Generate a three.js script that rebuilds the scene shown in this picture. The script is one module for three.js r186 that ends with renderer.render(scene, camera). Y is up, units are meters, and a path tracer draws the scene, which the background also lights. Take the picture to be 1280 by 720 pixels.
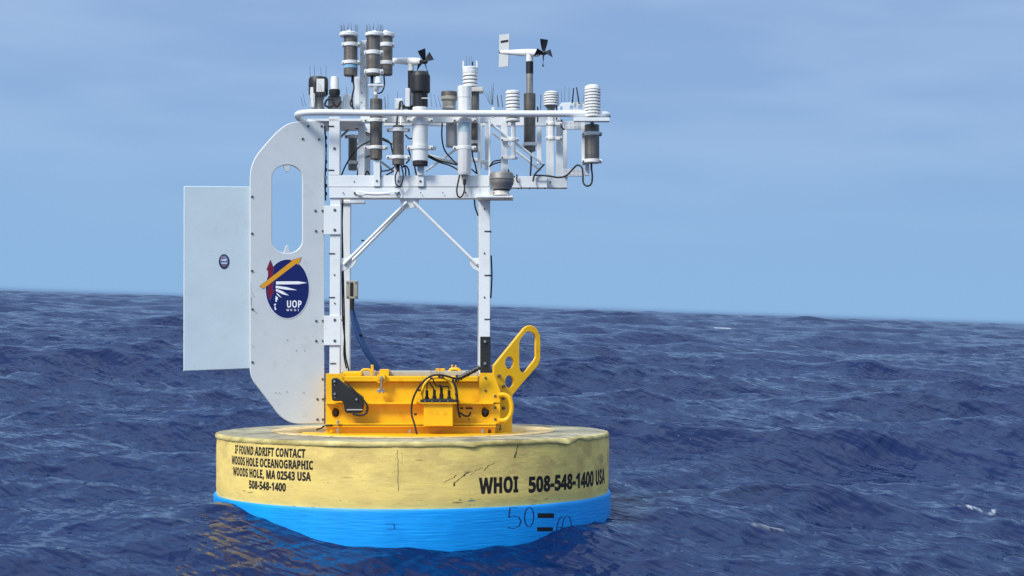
import * as THREE from 'three';
import { mergeGeometries, toCreasedNormals } from 'three/addons/utils/BufferGeometryUtils.js';
import { RoundedBoxGeometry } from 'three/addons/geometries/RoundedBoxGeometry.js';

// ------------------------------------------------------------------ camera, sky, sun, exposure
const FOCAL = 1900, RAD = Math.PI / 180;              // focal length in pixels of the 1280 x 720 photograph
const scene = new THREE.Scene();
const camera = new THREE.PerspectiveCamera(2 * Math.atan(360 / FOCAL) / RAD, 1280 / 720, 0.1, 20000);
camera.rotation.order = 'YXZ';
camera.rotation.set(0.709 * RAD, 0, 1.92 * RAD);
camera.position.set(0, 1.42, 0);
camera.updateMatrixWorld(true);
scene.add(camera);

const renderer = new THREE.WebGLRenderer({ antialias: true });
renderer.setSize(1024, 576);
renderer.toneMapping = THREE.LinearToneMapping;
renderer.toneMappingExposure = 1.72;
renderer.shadowMap.enabled = true;

const SUN_DIR = new THREE.Vector3(-Math.sin(47 * RAD) * Math.cos(44 * RAD), Math.sin(44 * RAD), Math.cos(47 * RAD) * Math.cos(44 * RAD));
const sun = new THREE.DirectionalLight(new THREE.Color(1, 0.965, 0.91), 2.0);
sun.position.copy(SUN_DIR).multiplyScalar(30).add(new THREE.Vector3(-0.7, 1.5, -10.5));
sun.target.position.set(-0.7, 1.5, -10.5);
sun.castShadow = true;
sun.shadow.radius = 28;
sun.shadow.mapSize.set(2048, 2048);
Object.assign(sun.shadow.camera, { left: -4, right: 4, top: 4, bottom: -4, near: 1, far: 80 });
scene.add(sun, sun.target);

// seeded noise
function rng(seed) { let s = seed >>> 0; return () => { s = (s + 0x6D2B79F5) >>> 0; let t = s; t = Math.imul(t ^ (t >>> 15), t | 1); t ^= t + Math.imul(t ^ (t >>> 7), t | 61); return ((t ^ (t >>> 14)) >>> 0) / 4294967296; }; }
const NT = (() => { const r = rng(77), a = new Float32Array(65536); for (let i = 0; i < 65536; i++) a[i] = r(); return a; })();
const lat = (x, y) => NT[((x & 255) | ((y & 255) << 8))];
function vnoise(x, y, per = 256) {                     // value noise, tiles with period per
  let xi = Math.floor(x), yi = Math.floor(y); const fx = x - xi, fy = y - yi;
  const u = fx * fx * (3 - 2 * fx), v = fy * fy * (3 - 2 * fy);
  let x1 = xi + 1, y1 = yi + 1;
  if (per !== 256) { xi = ((xi % per) + per) % per; yi = ((yi % per) + per) % per; x1 = (xi + 1) % per; y1 = (yi + 1) % per; }
  return (lat(xi, yi) * (1 - u) + lat(x1, yi) * u) * (1 - v) + (lat(xi, y1) * (1 - u) + lat(x1, y1) * u) * v;
}
function fbm(x, y, oct = 4, per = 256) { let s = 0, a = 0.5, t = 0; for (let i = 0; i < oct; i++) { s += a * vnoise(x, y, per); t += a; a *= 0.5; x *= 2; y *= 2; per = Math.min(256, per * 2); } return s / t; }
const smooth = (a, b, x) => { const t = Math.min(1, Math.max(0, (x - a) / (b - a))); return t * t * (3 - 2 * t); };
const lerp = (a, b, t) => a + (b - a) * t;

{ // sky: pale blue with thin streaked cloud, milky overhead
  const w = 2048, h = 1024, d = new Float32Array(w * h * 4);
  const hor = [0.155, 0.272, 0.432], mid = [0.150, 0.240, 0.402], zen = [0.50, 0.61, 0.74], cl = [0.62, 0.72, 0.82];
  for (let j = 0; j < h; j++) {
    const el = ((j + 0.5) / h - 0.5) * Math.PI, e = el / RAD;
    for (let i = 0; i < w; i++) {
      const az = ((i + 0.5) / w - 0.5) * 2 * Math.PI;
      const dx = Math.cos(el) * Math.cos(az), dy = Math.sin(el), dz = Math.cos(el) * Math.sin(az);
      let c = [0, 1, 2].map((k) => lerp(lerp(hor[k], mid[k], smooth(0, 12, e)), zen[k], smooth(22, 75, e)));
      if (e > -2) {
        const u = i / w * 24, v = e * 0.42;
        const s1 = fbm(u + 0.6 * vnoise(u * 2, v), v * 1.0 + 9, 5, 24), s2 = fbm(u * 3 + 5, v * 3.2 + 31, 4, 72);
        const q = 1.6 / (Math.max(dy, 0) + 0.32), s3 = fbm(dx * q + 40, dz * q + 60, 5);
        const band = smooth(0.40, 0.78, s1 * 0.68 + s2 * 0.32) * smooth(0.5, 9, e) * 0.09;
        const high = smooth(0.38, 0.66, s3) * smooth(22, 58, e) * 0.75;
        const m = Math.max(band, high);
        c = c.map((x, k) => lerp(x, cl[k], m));
        const cosS = dx * SUN_DIR.x + dy * SUN_DIR.y + dz * SUN_DIR.z, g = Math.pow(Math.max(0, cosS), 24) * 0.9 + Math.pow(Math.max(0, cosS), 5) * 0.22;
        c = [c[0] + g, c[1] + g * 0.97, c[2] + g * 0.9];
      } else c = [0.05, 0.09, 0.2];
      const o = (j * w + i) * 4; d[o] = c[0]; d[o + 1] = c[1]; d[o + 2] = c[2]; d[o + 3] = 1;
    }
  }
  const t = new THREE.DataTexture(d, w, h, THREE.RGBAFormat, THREE.FloatType);
  t.mapping = THREE.EquirectangularReflectionMapping; t.magFilter = THREE.LinearFilter; t.minFilter = THREE.LinearFilter; t.needsUpdate = true;
  scene.background = t; scene.environment = t;
}

// ------------------------------------------------------------------ where the buoy floats, and how to read a place on it off the photograph
const HULL_H = 0.80, HULL_R = 1.35, LEAN = 2.6 * RAD;
const DEPTH = 10.56;
const buoy = new THREE.Group(); buoy.name = 'ocean_buoy';
{
  const m = camera.matrixWorld.clone()
    .multiply(new THREE.Matrix4().makeTranslation((517.5 - 640) / FOCAL * DEPTH, -(538.6 - 360) / FOCAL * DEPTH, -DEPTH))
    .multiply(new THREE.Matrix4().makeRotationX(-LEAN))
    .multiply(new THREE.Matrix4().makeTranslation(0, -HULL_H, 0));
  m.decompose(buoy.position, buoy.quaternion, buoy.scale);
  buoy.updateMatrixWorld(true);
}
buoy.userData = { label: 'yellow and blue round ocean buoy with white instrument tower and tail fin', category: 'buoy' };
scene.add(buoy);
const INV = buoy.matrixWorld.clone().invert().multiply(camera.matrixWorld);
const EYE = new THREE.Vector3(0, 0, 0).applyMatrix4(INV);
const dirOf = (px, py) => new THREE.Vector3((px - 640) / FOCAL, -(py - 360) / FOCAL, -1).transformDirection(INV);
const plane = (o, yaw = 0) => { const a = yaw * RAD; return { o, u: new THREE.Vector3(Math.cos(a), 0, -Math.sin(a)), n: new THREE.Vector3(Math.sin(a), 0, Math.cos(a)), yaw: a }; };
const zPlane = (z) => plane(new THREE.Vector3(0, 0, z));
function hit(px, py, pl) { const d = dirOf(px, py); const t = pl.n.dot(pl.o.clone().sub(EYE)) / pl.n.dot(d); return EYE.clone().addScaledVector(d, t); }
const P = (px, py, z) => hit(px, py, zPlane(z));       // the point at depth z of the buoy's own axes
const mpp = (z) => (EYE.z - z) / FOCAL;                // metres per photograph pixel there
function onHull(px, py, r = HULL_R) {                   // (angle, height) on the cylinder of the hull
  const d = dirOf(px, py), a = d.x * d.x + d.z * d.z, b = 2 * (EYE.x * d.x + EYE.z * d.z), c = EYE.x * EYE.x + EYE.z * EYE.z - r * r;
  const t = (-b - Math.sqrt(Math.max(0, b * b - 4 * a * c))) / (2 * a), p = EYE.clone().addScaledVector(d, t);
  return { th: Math.atan2(p.x, p.z), y: p.y };
}

// ------------------------------------------------------------------ materials
function tileTex(size, fn, srgb = true) {
  const d = new Uint8Array(size * size * 4);
  for (let j = 0; j < size; j++) for (let i = 0; i < size; i++) {
    const c = fn(i / size, j / size), o = (j * size + i) * 4;
    for (let k = 0; k < 3; k++) d[o + k] = Math.round(255 * Math.min(1, Math.max(0, Array.isArray(c) ? c[k] : c)));
    d[o + 3] = 255;
  }
  const t = new THREE.DataTexture(d, size, size); t.wrapS = t.wrapT = THREE.RepeatWrapping; t.magFilter = THREE.LinearFilter; t.minFilter = THREE.LinearMipmapLinearFilter; t.generateMipmaps = true;
  if (srgb) t.colorSpace = THREE.SRGBColorSpace; t.needsUpdate = true; return t;
}
const paintTex = tileTex(512, (u, v) => { const a = fbm(u * 8, v * 8, 5, 8), b = vnoise(u * 128, v * 128, 128), c = smooth(0.66, 0.80, fbm(u * 16 + 3, v * 16 + 7, 4, 16)); const g = 0.965 + 0.04 * (a - 0.5) + 0.015 * (b - 0.5) - 0.02 * c; return [g + 0.005, g, g - 0.01 * c]; });
const yellowTex = tileTex(512, (u, v) => { const a = fbm(u * 6, v * 6, 5, 6), c = smooth(0.62, 0.78, fbm(u * 20 + 3, v * 20 + 7, 4, 20)), b = vnoise(u * 140, v * 140, 140); return [0.98 + 0.04 * (a - 0.5) - 0.04 * c, 0.975 + 0.06 * (a - 0.5) - 0.06 * c + 0.02 * (b - .5), 0.95 - 0.05 * c]; });
const metalTex = tileTex(512, (u, v) => { const a = fbm(u * 5, v * 24, 4, 5), c = fbm(u * 12 + 1, v * 12, 4, 12), b = vnoise(u * 30, v * 256, 256); const g = 0.80 + 0.22 * (a - 0.5) + 0.28 * (c - 0.5) + 0.08 * (b - 0.5); return [g, g * 0.985, g * 0.96]; });
const roughTex = tileTex(256, (u, v) => 0.72 + 0.5 * (fbm(u * 10, v * 10, 4, 10) - 0.5), false);
const std = (r, g, b, rough, o = {}) => new THREE.MeshStandardMaterial({ color: new THREE.Color().setRGB(r, g, b), roughness: rough, ...o });
const M = {
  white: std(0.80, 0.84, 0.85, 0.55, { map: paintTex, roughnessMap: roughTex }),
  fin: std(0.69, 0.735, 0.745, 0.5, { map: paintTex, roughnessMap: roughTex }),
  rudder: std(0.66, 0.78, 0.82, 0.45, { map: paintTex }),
  plastic: std(0.82, 0.83, 0.81, 0.45, { map: paintTex }),
  vane: std(0.52, 0.54, 0.54, 0.6),
  cream: std(0.62, 0.60, 0.52, 0.5, { map: paintTex }),
  grey: std(0.42, 0.42, 0.42, 0.5, { map: paintTex }),
  beige: std(0.40, 0.38, 0.32, 0.5, { map: paintTex }),
  metal: std(0.30, 0.275, 0.25, 0.62, { map: metalTex, metalness: 0.75, roughnessMap: roughTex }),
  metalPale: std(0.52, 0.51, 0.49, 0.5, { map: metalTex, metalness: 0.6 }),
  steel: std(0.55, 0.55, 0.55, 0.35, { metalness: 0.9 }),
  bolt: std(0.16, 0.15, 0.14, 0.45, { metalness: 0.7 }),
  black: std(0.012, 0.012, 0.014, 0.5),
  rubber: std(0.016, 0.016, 0.018, 0.7),
  blackPlate: std(0.028, 0.029, 0.031, 0.45, { map: metalTex }),
  yellow: std(0.90, 0.50, 0.002, 0.55, { map: yellowTex, roughnessMap: roughTex }),
  blueCable: std(0.005, 0.045, 0.16, 0.75),
  blueTape: std(0.20, 0.44, 0.62, 0.5),
  lens: std(0.10, 0.09, 0.08, 0.2),
};

// ------------------------------------------------------------------ builders
function boxUV(g) {                                    // texture coordinates in metres, by the way each face points
  g = g.index ? g.toNonIndexed() : g;
  const p = g.attributes.position, n = p.count, uv = new Float32Array(n * 2), a = new THREE.Vector3(), b = new THREE.Vector3(), c = new THREE.Vector3();
  for (let i = 0; i < n; i += 3) {
    a.fromBufferAttribute(p, i); b.fromBufferAttribute(p, i + 1); c.fromBufferAttribute(p, i + 2);
    const f = b.clone().sub(a).cross(c.clone().sub(a)); const x = Math.abs(f.x), y = Math.abs(f.y), z = Math.abs(f.z);
    for (let k = 0; k < 3; k++) { const q = [a, b, c][k]; const o = (i + k) * 2; if (z >= x && z >= y) { uv[o] = q.x; uv[o + 1] = q.y; } else if (x >= y) { uv[o] = q.z; uv[o + 1] = q.y; } else { uv[o] = q.x; uv[o + 1] = q.z; } }
  }
  g.setAttribute('uv', new THREE.BufferAttribute(uv, 2));
  for (const k of Object.keys(g.attributes)) if (!['position', 'normal', 'uv'].includes(k)) g.deleteAttribute(k);
  g.clearGroups(); return g;
}
function part(name, geos, mat, parent = buoy, label) {
  const list = (Array.isArray(geos) ? geos : [geos]).flat(9).map(boxUV);
  const m = new THREE.Mesh(list.length > 1 ? mergeGeometries(list) : list[0], mat);
  m.name = name; m.castShadow = m.receiveShadow = true; if (label) m.userData.label = label; parent.add(m); return m;
}
function box(cx, cy, cz, w, h, d, r = 0.003) { const g = r > 0 ? new RoundedBoxGeometry(w, h, d, 1, Math.min(r, w / 2.1, h / 2.1, d / 2.1)) : new THREE.BoxGeometry(w, h, d); return g.translate(cx, cy, cz); }
function boxPx(x0, y0, x1, y1, z, depth, r = 0.003) {   // its front face, at depth z, spans these pixels
  const a = P(x0, y1, z), b = P(x1, y0, z);
  return box((a.x + b.x) / 2, (a.y + b.y) / 2, z - depth / 2, Math.abs(b.x - a.x), Math.abs(b.y - a.y), depth, r);
}
function cyl(a, b, r1, r2 = r1, seg = 16) {             // from point a to point b
  const d = b.clone().sub(a), L = d.length(), g = new THREE.CylinderGeometry(r2, r1, L, seg, 1);
  g.applyQuaternion(new THREE.Quaternion().setFromUnitVectors(new THREE.Vector3(0, 1, 0), d.normalize()));
  return g.translate((a.x + b.x) / 2, (a.y + b.y) / 2, (a.z + b.z) / 2);
}
function lathe(prof, cx, z, seg = 32) {                 // profile in pixels: [radius, y], top or bottom first
  const my = prof.reduce((s, p) => s + p[1], 0) / prof.length, X = P(cx, my, z).x, k = mpp(z);
  let pts = prof.map(([r, y]) => new THREE.Vector2(Math.max(0.00005, r * k), P(cx, y, z).y));
  if (pts[0].y > pts[pts.length - 1].y) pts = pts.reverse();
  const g = toCreasedNormals(new THREE.LatheGeometry(pts, seg), 0.6); return g.translate(X, 0, z);
}
const can = (xl, xr, yt, yb, z, ch = 0.8) => { const r = (xr - xl) / 2; return lathe([[0, yt], [r - ch, yt], [r, yt + ch], [r, yb - ch], [r - ch, yb], [0, yb]], (xl + xr) / 2, z); };
function poly(pts, pl, th, holes = [], bev = 0.002) {   // a plate cut to an outline of pixels on a plane
  if (typeof pl === 'number') pl = zPlane(pl);
  const to2 = ([x, y]) => { const q = hit(x, y, pl).sub(pl.o); return new THREE.Vector2(q.dot(pl.u), q.y); };
  const s = new THREE.Shape(pts.map(to2)); for (const h of holes) s.holes.push(new THREE.Path(h.map(to2)));
  const g = new THREE.ExtrudeGeometry(s, { depth: th - 2 * bev, bevelEnabled: bev > 0, bevelThickness: bev, bevelSize: bev, bevelOffset: -bev, bevelSegments: 1, curveSegments: 8 });
  g.translate(0, 0, -th + bev); g.rotateY(pl.yaw); return g.translate(pl.o.x, pl.o.y, pl.o.z);
}
const oval = (cx, cy, rx, ry, n = 22) => Array.from({ length: n }, (_, i) => [cx + rx * Math.cos(i / n * 2 * Math.PI), cy + ry * Math.sin(i / n * 2 * Math.PI)]);
const curve = (pts) => new THREE.CatmullRomCurve3(pts.map(([x, y]) => new THREE.Vector3(x, y, 0)), false, 'centripetal').getPoints(pts.length * 4).map((v) => [v.x, v.y]);
function tube(pts, r, seg = 0, rs = 8, closed = false) {
  const c = new THREE.CatmullRomCurve3(pts, closed, 'centripetal');
  return new THREE.TubeGeometry(c, seg || pts.length * 8, r, rs, closed);
}
const cable = (name, pts, rpx, mat, parent) => { const v = pts.map((p) => P(p[0], p[1], p[2])); const k = mpp(pts[0][2]) * rpx; const ends = [v[0], v[v.length - 1]].map((q) => new THREE.SphereGeometry(k, 8, 6).translate(q.x, q.y, q.z)); return part(name, [tube(v, k), ends], mat, parent); };
const boltShape = boxUV(new THREE.CylinderGeometry(0.8, 1, 1, 8).rotateX(Math.PI / 2).translate(0, 0, 0.5));
function bolt(parent, px, py, pl, rpx = 1.6, mat = M.bolt, h = 0.0045) {
  if (typeof pl === 'number') pl = zPlane(pl);
  const m = new THREE.Mesh(boltShape, mat), q = hit(px, py, pl), k = rpx * mpp(q.z);
  m.name = 'bolt'; m.position.copy(q); m.rotation.y = pl.yaw; m.scale.set(k, k, h); m.castShadow = m.receiveShadow = true; parent.add(m);
}
function wires(parent, list, rpx = 0.28, name = 'bird_spikes') {   // [x0,y0,x1,y1,z]
  const m = part(name, list.map(([a, b, c, d, z]) => cyl(P(a, b, z), P(c, d, z), mpp(z) * rpx, mpp(z) * rpx * 0.7, 5)), M.bolt, parent);
  m.userData.kind = 'stuff'; return m;
}
const R0 = rng(4021);
function spikeCrown(parent, cx, y0, y1, rpx, z, n = 11) {
  const k = mpp(z), c = P(cx, y0, z), top = P(cx, y1, z).y, g = [];
  for (let i = 0; i < n; i++) { const a = i / n * 2 * Math.PI + R0() * 0.3, x = c.x + Math.cos(a) * rpx * k, zz = z + Math.sin(a) * rpx * k; g.push(cyl(new THREE.Vector3(x, c.y, zz), new THREE.Vector3(x + (R0() - 0.5) * 0.008, top - R0() * 0.008, zz + (R0() - 0.5) * 0.008), 0.0017, 0.0012, 5)); }
  const m = part('bird_spikes', g, M.bolt, parent); m.userData.kind = 'stuff';
}
function clamp(parent, xl, xr, cx, rpx, y0, y1, z, back = 0) { // a split ring with two ears and a screw in each
  const k = mpp(z), r = rpx * k + 0.006, h = Math.abs(P(cx, y0, z).y - P(cx, y1, z).y), c = P(cx, (y0 + y1) / 2, z);
  const ring = lathe([[0, y0], [rpx + 0.7, y0], [rpx + 1.2, y0 + 0.5], [rpx + 1.2, y1 - 0.5], [rpx + 0.7, y1], [0, y1]], cx, z, 28);
  const a = P(xl, y0, z).x, b = P(xr, y0, z).x, ear = box((a + b) / 2, c.y, z, b - a, h, Math.min(0.05, r * 0.9), 0.004);
  const g = [ring, ear];
  if (back) g.push(box(c.x, c.y, z - back / 2, Math.min(b - a, r * 1.6), h * 0.9, back, 0.002));
  const m = part('clamp', g, M.plastic, parent), zf = z + Math.min(0.05, r * 0.9) / 2;
  if (xl < cx - rpx - 2) bolt(m, xl + 2, (y0 + y1) / 2, zf, 1.2);
  if (xr > cx + rpx + 2) bolt(m, xr - 2, (y0 + y1) / 2, zf, 1.2);
}
function loop(parent, x, y0, y1, w, z, side = 1) {       // black connector and hanging cable loop below a canister
  part('connector', [can(x - 1.7, x + 1.7, y0, y0 + 8, z, 0.3)], M.rubber, parent);
  cable('cable', [[x, y0 + 6, z], [x - w * 0.35 * side, y0 + (y1 - y0) * 0.55, z], [x - w * 0.1 * side, y1 - 1.5, z], [x + w * 0.35 * side, y1 - 1, z], [x + w * 0.75 * side, y0 + (y1 - y0) * 0.55, z + 0.01], [x + w * 0.6 * side, y0 + 5, z - 0.03], [x + w * 0.3 * side, y0 - 6, z - 0.09]], 0.9, M.rubber, parent);
}
function shield(label, xl, xr, yt, yb, z, n, dome = 0) {  // stacked-plate radiation shield
  const cx = (xl + xr) / 2, r = (xr - xl) / 2, cap = yt + (yb - yt) * (dome ? 0.16 : 0.1);
  const root = part('radiation_shield', lathe([[0, cap - 1], [r * 0.74, cap - 1], [r * 0.74, yb], [0, yb]], cx, z, 20), M.cream, buoy, label);
  part('shield_cap', lathe(dome ? [[0, yt], [r * 0.55, yt + 0.7], [r * 0.92, yt + 2.4], [r, cap], [r * 0.96, cap + 0.6], [0, cap + 0.6]] : [[0, yt], [r * 0.88, yt], [r, yt + 0.8], [r, cap], [0, cap]], cx, z), M.plastic, root);
  for (let i = 0; i < n; i++) {
    const y0 = cap + (yb - cap) * ((i + 0.28) / n), hh = (yb - cap) / n * 0.68;
    part('plate', lathe([[r * 0.7, y0], [r * 0.92, y0 + 0.05], [r, y0 + hh * 0.35], [r, y0 + hh], [r * 0.95, y0 + hh], [r * 0.7, y0 + hh * 0.8]], cx, z, 28), M.plastic, root);
  }
  return root;
}
function canister(name, label, xl, xr, yt, yb, z, clamps, o = {}) {
  const cx = (xl + xr) / 2, r = (xr - xl) / 2, root = part(name, [can(xl, xr, yt, yb, z)], o.mat || M.metal, buoy, label);
  for (const c of clamps) clamp(root, c[2] ?? xl - 3, c[3] ?? xr + 3, cx, r, c[0], c[1], z, o.back ?? 0.06);
  if (o.cap) { part('cap', lathe([[0, o.cap[2] - 3.5], [2.4, o.cap[2] - 3.2], [3.4, o.cap[2] - 0.5], [r + 2.4, o.cap[2]], [r + 3.3, o.cap[2] + 0.8], [r + 3.3, o.cap[3] - 0.8], [r + 2.4, o.cap[3]], [0, o.cap[3]]], (o.cap[0] + o.cap[1]) / 2, z), M.plastic, root); spikeCrown(root, (o.cap[0] + o.cap[1]) / 2, o.cap[2], o.spikes ?? o.cap[2] - 10, r + 1.5, z, 13); }
  return root;
}

// ------------------------------------------------------------------ the sea
{
  const r = rng(90210), comps = [];
  const add = (L, slope, ang) => { const k = 2 * Math.PI / L; comps.push({ L, k, kx: k * Math.cos(ang), kz: k * Math.sin(ang), a: slope / k, ph: r() * 2 * Math.PI, cx: Math.cos(ang), cz: Math.sin(ang) }); };
  const N = 96;
  for (let i = 0; i < N; i++) {
    const t = i / (N - 1), L = 0.11 * Math.pow(15 / 0.11, t) * (0.93 + 0.14 * r());
    const g = Math.sqrt(-2 * Math.log(1 - r() * 0.98)) * (r() < 0.5 ? 1 : -1) * 0.42;
    const spread = lerp(1.15, 0.55, smooth(0.2, 1, t));
    const s = lerp(0.046, 0.037, t) * (t > 0.88 ? 0.75 : L > 0.25 && L < 2 ? 1.08 : 1);
    add(L, s, (78 * RAD) + g * spread);
  }
  add(26, 0.016, 95 * RAD); add(41, 0.018, 70 * RAD); for (let i = 0; i < 26; i++) { add(4 * Math.pow(7, i / 25), 0.037, 78 * RAD + (r() + r() - 1) * 1.1); comps[comps.length - 1].far = 1; }
  for (let i = 0; i < 12; i++) { add(30 * Math.pow(3.6, i / 11), 0.013, 82 * RAD + (r() + r() - 1) * 0.9); comps[comps.length - 1].far = 2; }
  add(74, 0.016, 100 * RAD); add(120, 0.012, 66 * RAD);
  const SIN = new Float32Array(8192); for (let i = 0; i < 8192; i++) SIN[i] = Math.sin(i / 8192 * 2 * Math.PI);
  const SEA_UP = 0.005, CHOP = 0.62, RIPPLE = 0.22;                     // height of the still water at the buoy, sharpness of the crests
  const TURN = 8192 / (2 * Math.PI);
  const lee = buoy.position;                             // a calmer patch lies round the hull
  const warp = (x, z) => { const gust = (0.6 + 0.8 * fbm(x * 0.11 + 50, z * 0.16 + 80, 2)) * (1 - 0.62 * Math.exp(-((x - lee.x) ** 2 + (z - lee.z - 1.2) ** 2) / 8)); return [x + 0.5 * (vnoise(x * 0.35 + 3, z * 0.35 + 9) - 0.5), z + 0.5 * (vnoise(x * 0.35 + 71, z * 0.35 + 23) - 0.5), gust, gust * (0.75 + 0.5 * vnoise(x * 0.6 + 10, z * 0.6 + 30))]; };
  // of many stretches of this sea, take one that lies level along the front of the buoy
  let level = 0, best = 1e9, sx = 0, sz = 0;
  const line = [[267, 627], [288, 634], [309, 640], [340, 644], [368, 647], [415, 656], [462, 667], [519, 669], [547, 671], [618, 667.5], [655, 665], [689, 663], [736, 657], [757, 644]].map(([px, py]) => { const h = onHull(px, py, HULL_R + 0.012); return new THREE.Vector3(Math.sin(h.th) * 1.37, h.y, Math.cos(h.th) * 1.37).applyMatrix4(buoy.matrixWorld); });
  const some = comps.filter((c) => c.L > 0.5 && !c.far), tests = line.map((p) => [p.x, p.z, p.y, 1]);
  for (const d of [0.35, 0.8, 1.4]) for (const th of [-1.2, -0.6, 0, 0.6, 1.2]) tests.push([buoy.position.x + Math.sin(th) * (1.4 + d), buoy.position.z + Math.cos(th) * (1.4 + d), -0.03 - 0.03 * d, 0]);
  for (const t of tests) t.push(...warp(t[0], t[1]));
  for (let n = 0; n < 2500; n++) {
    const tx = (r() - 0.5) * 600, tz = (r() - 0.5) * 600; let m = 0, q = 0; const hs = [];
    for (const p of tests) { let h = -p[2]; for (const c of some) h += c.a * (c.L < 1.2 ? p[7] : c.L < 5 ? p[6] : 1) * Math.cos(c.kx * (p[4] + tx) + c.kz * (p[5] + tz) + c.ph); hs.push(h); if (p[3]) m += h; }
    m /= line.length; hs.forEach((h, i) => { const e = h - m; q += tests[i][3] ? e * e : e > 0 ? e * e : 0; });
    const e = q / line.length + 0.2 * m * m;
    if (e < best) { best = e; level = m - SEA_UP; sx = tx; sz = tz; }
  }
  for (const c of comps) c.ph += c.kx * sx + c.kz * sz;
  comps.sort((p, q) => q.L - p.L);
  const NC = comps.length, KX = new Float64Array(NC), KZ = new Float64Array(NC), PH = new Float64Array(NC), DX = new Float64Array(NC), DZ = new Float64Array(NC);
  comps.forEach((c, i) => { KX[i] = c.kx * TURN; KZ[i] = c.kz * TURN; PH[i] = c.ph * TURN; DX[i] = c.cx * CHOP; DZ[i] = c.cz * CHOP; });
  const weights = (sp, fade, R) => comps.map((c) => c.a * fade * (c.far === 2 ? smooth(300, 1300, R) : c.far ? smooth(60, 260, R) : 1) * smooth(1.2, 2.4, c.L / sp));
  const n12 = comps.findIndex((c) => c.L < 1.2), n5 = comps.findIndex((c) => c.L < 5);
  // the rows widen with distance; columns are close together towards the buoy and coarse elsewhere
  const rows = []; let q = 0.4;
  while (q < 7) { rows.push(q); q *= 1.09; }
  q = 7; while (q < 45) { rows.push(q); q *= 1.0034; }
  while (q < 400) { rows.push(q); q *= 1.0042; }
  while (q < 1500) { rows.push(q); q *= 1.0058; }
  while (q < 7000) { rows.push(q); q *= 1.011; }
  while (q < 16000) { rows.push(q); q *= 1.05; }
  const cols = []; for (let a = -25; a <= 25.0001; a += 0.105) cols.push(a); for (let a = 29; a < 332; a += 6) cols.push(a); cols.push(335);
  const COARSE = cols.filter((a) => a > 25.5).length;
  const nr = rows.length, nc = cols.length, pos = new Float32Array(nr * nc * 3), col = new Float32Array(nr * nc * 3), uv = new Float32Array(nr * nc * 2);
  const ground = (px, py) => { const d = new THREE.Vector3((px - 640) / FOCAL, -(py - 360) / FOCAL, -1).transformDirection(camera.matrixWorld), t = -camera.position.y / d.y; return [d.x * t, d.z * t]; };
  // breaking crests: [x, z, half length, half width, height]
  const caps = [[1188, 434, 3.4, 0.9, 0.22, 1], [1256, 634, 0.22, 0.13, 0.10, .8], [904, 417, 1.8, 0.6, 0.12, .6], [1003, 664, 0.3, 0.06, 0.03, .3], [150, 571, 0.14, 0.07, 0.02, .35], [92, 493, 1.3, .35, .14, 0], [1130, 549, 0.8, .25, .1, 0], [760, 440, 2.5, .6, .16, .0]].map(([px, py, l, w, h, f]) => [...ground(px, py), l, w, h, f]);
  for (let i = 0; i < nr; i++) {
    const R = rows[i], dr = (rows[Math.min(nr - 1, i + 1)] - rows[Math.max(0, i - 1)]) / 2;
    const fade = 1 - smooth(7000, 14000, R), A0 = Float64Array.from(weights(Math.max(dr, R * 0.105 * RAD), fade, R)), A1 = Float64Array.from(weights(Math.max(dr, R * 6 * RAD), fade, R));
    const last = (A) => { let n = A.length; while (n > 0 && A[n - 1] <= 0) n--; return n; }, N0 = last(A0), N1 = last(A1);
    for (let j = 0; j < nc; j++) {
      const a = cols[j] * RAD, da = j < nc - COARSE ? 0.105 : 6, sp = Math.max(dr, R * da * RAD), x = Math.sin(a) * R, z = -Math.cos(a) * R;
      let y = 0, ox = 0, oz = 0;
      const [wx, wz, gust, g2] = warp(x, z);
      const near = da < 1, A = near ? A0 : A1, na = near ? N0 : N1;
      for (let c = 0; c < na; c++) {
        const am = A[c] * (c >= n12 ? g2 : c >= n5 ? gust : 1), p = Math.floor(KX[c] * wx + KZ[c] * wz + PH[c]), s = SIN[p & 8191] * am;
        y += am * SIN[(p + 2048) & 8191]; ox -= DX[c] * s; oz -= DZ[c] * s;
      }
      let foam = 0;
      for (const b of caps) {
        const u = (x - b[0]) / b[2], v = (z - b[1]) / b[3]; if (u * u + v * v > 9) continue;
        const e = Math.exp(-u * u - v * v); y += b[4] * e * (0.6 + 0.8 * vnoise(x / b[3] * 0.7 + 9, z / b[3] * 0.7));
        const n = 0.6 * fbm(x / b[2] * 4 + 7, z / b[3] * 2.6 + 3, 4) + 0.4 * fbm(x / b[2] * 13 + 5, z / b[3] * 5 + 1, 3);
        foam = Math.max(foam, b[5] * smooth(0.40, 0.60, n * Math.exp(-u * u * 0.7 - (v - 0.1) * (v - 0.1) * 1.2)));
      }
      const o = (i * nc + j) * 3; pos[o] = x + ox; pos[o + 1] = y - level * fade; pos[o + 2] = z + oz;
      const t = vnoise(x * 0.4, z * 0.4) - 0.5;
      col[o] = lerp(0.0016 + 0.0006 * t, 0.8, foam); col[o + 1] = lerp(0.0125 + 0.002 * t, 0.82, foam); col[o + 2] = lerp(0.066 + 0.012 * t, 0.85, foam);
      uv[(i * nc + j) * 2] = x; uv[(i * nc + j) * 2 + 1] = -z;
    }
  }
  const idx = new Uint32Array((nr - 1) * (nc - 1) * 6); let w = 0;
  for (let i = 0; i < nr - 1; i++) for (let j = 0; j < nc - 1; j++) { const a = i * nc + j, b = a + 1, c = a + nc, d = c + 1; idx[w++] = a; idx[w++] = b; idx[w++] = c; idx[w++] = b; idx[w++] = d; idx[w++] = c; }
  const g = new THREE.BufferGeometry();
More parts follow.
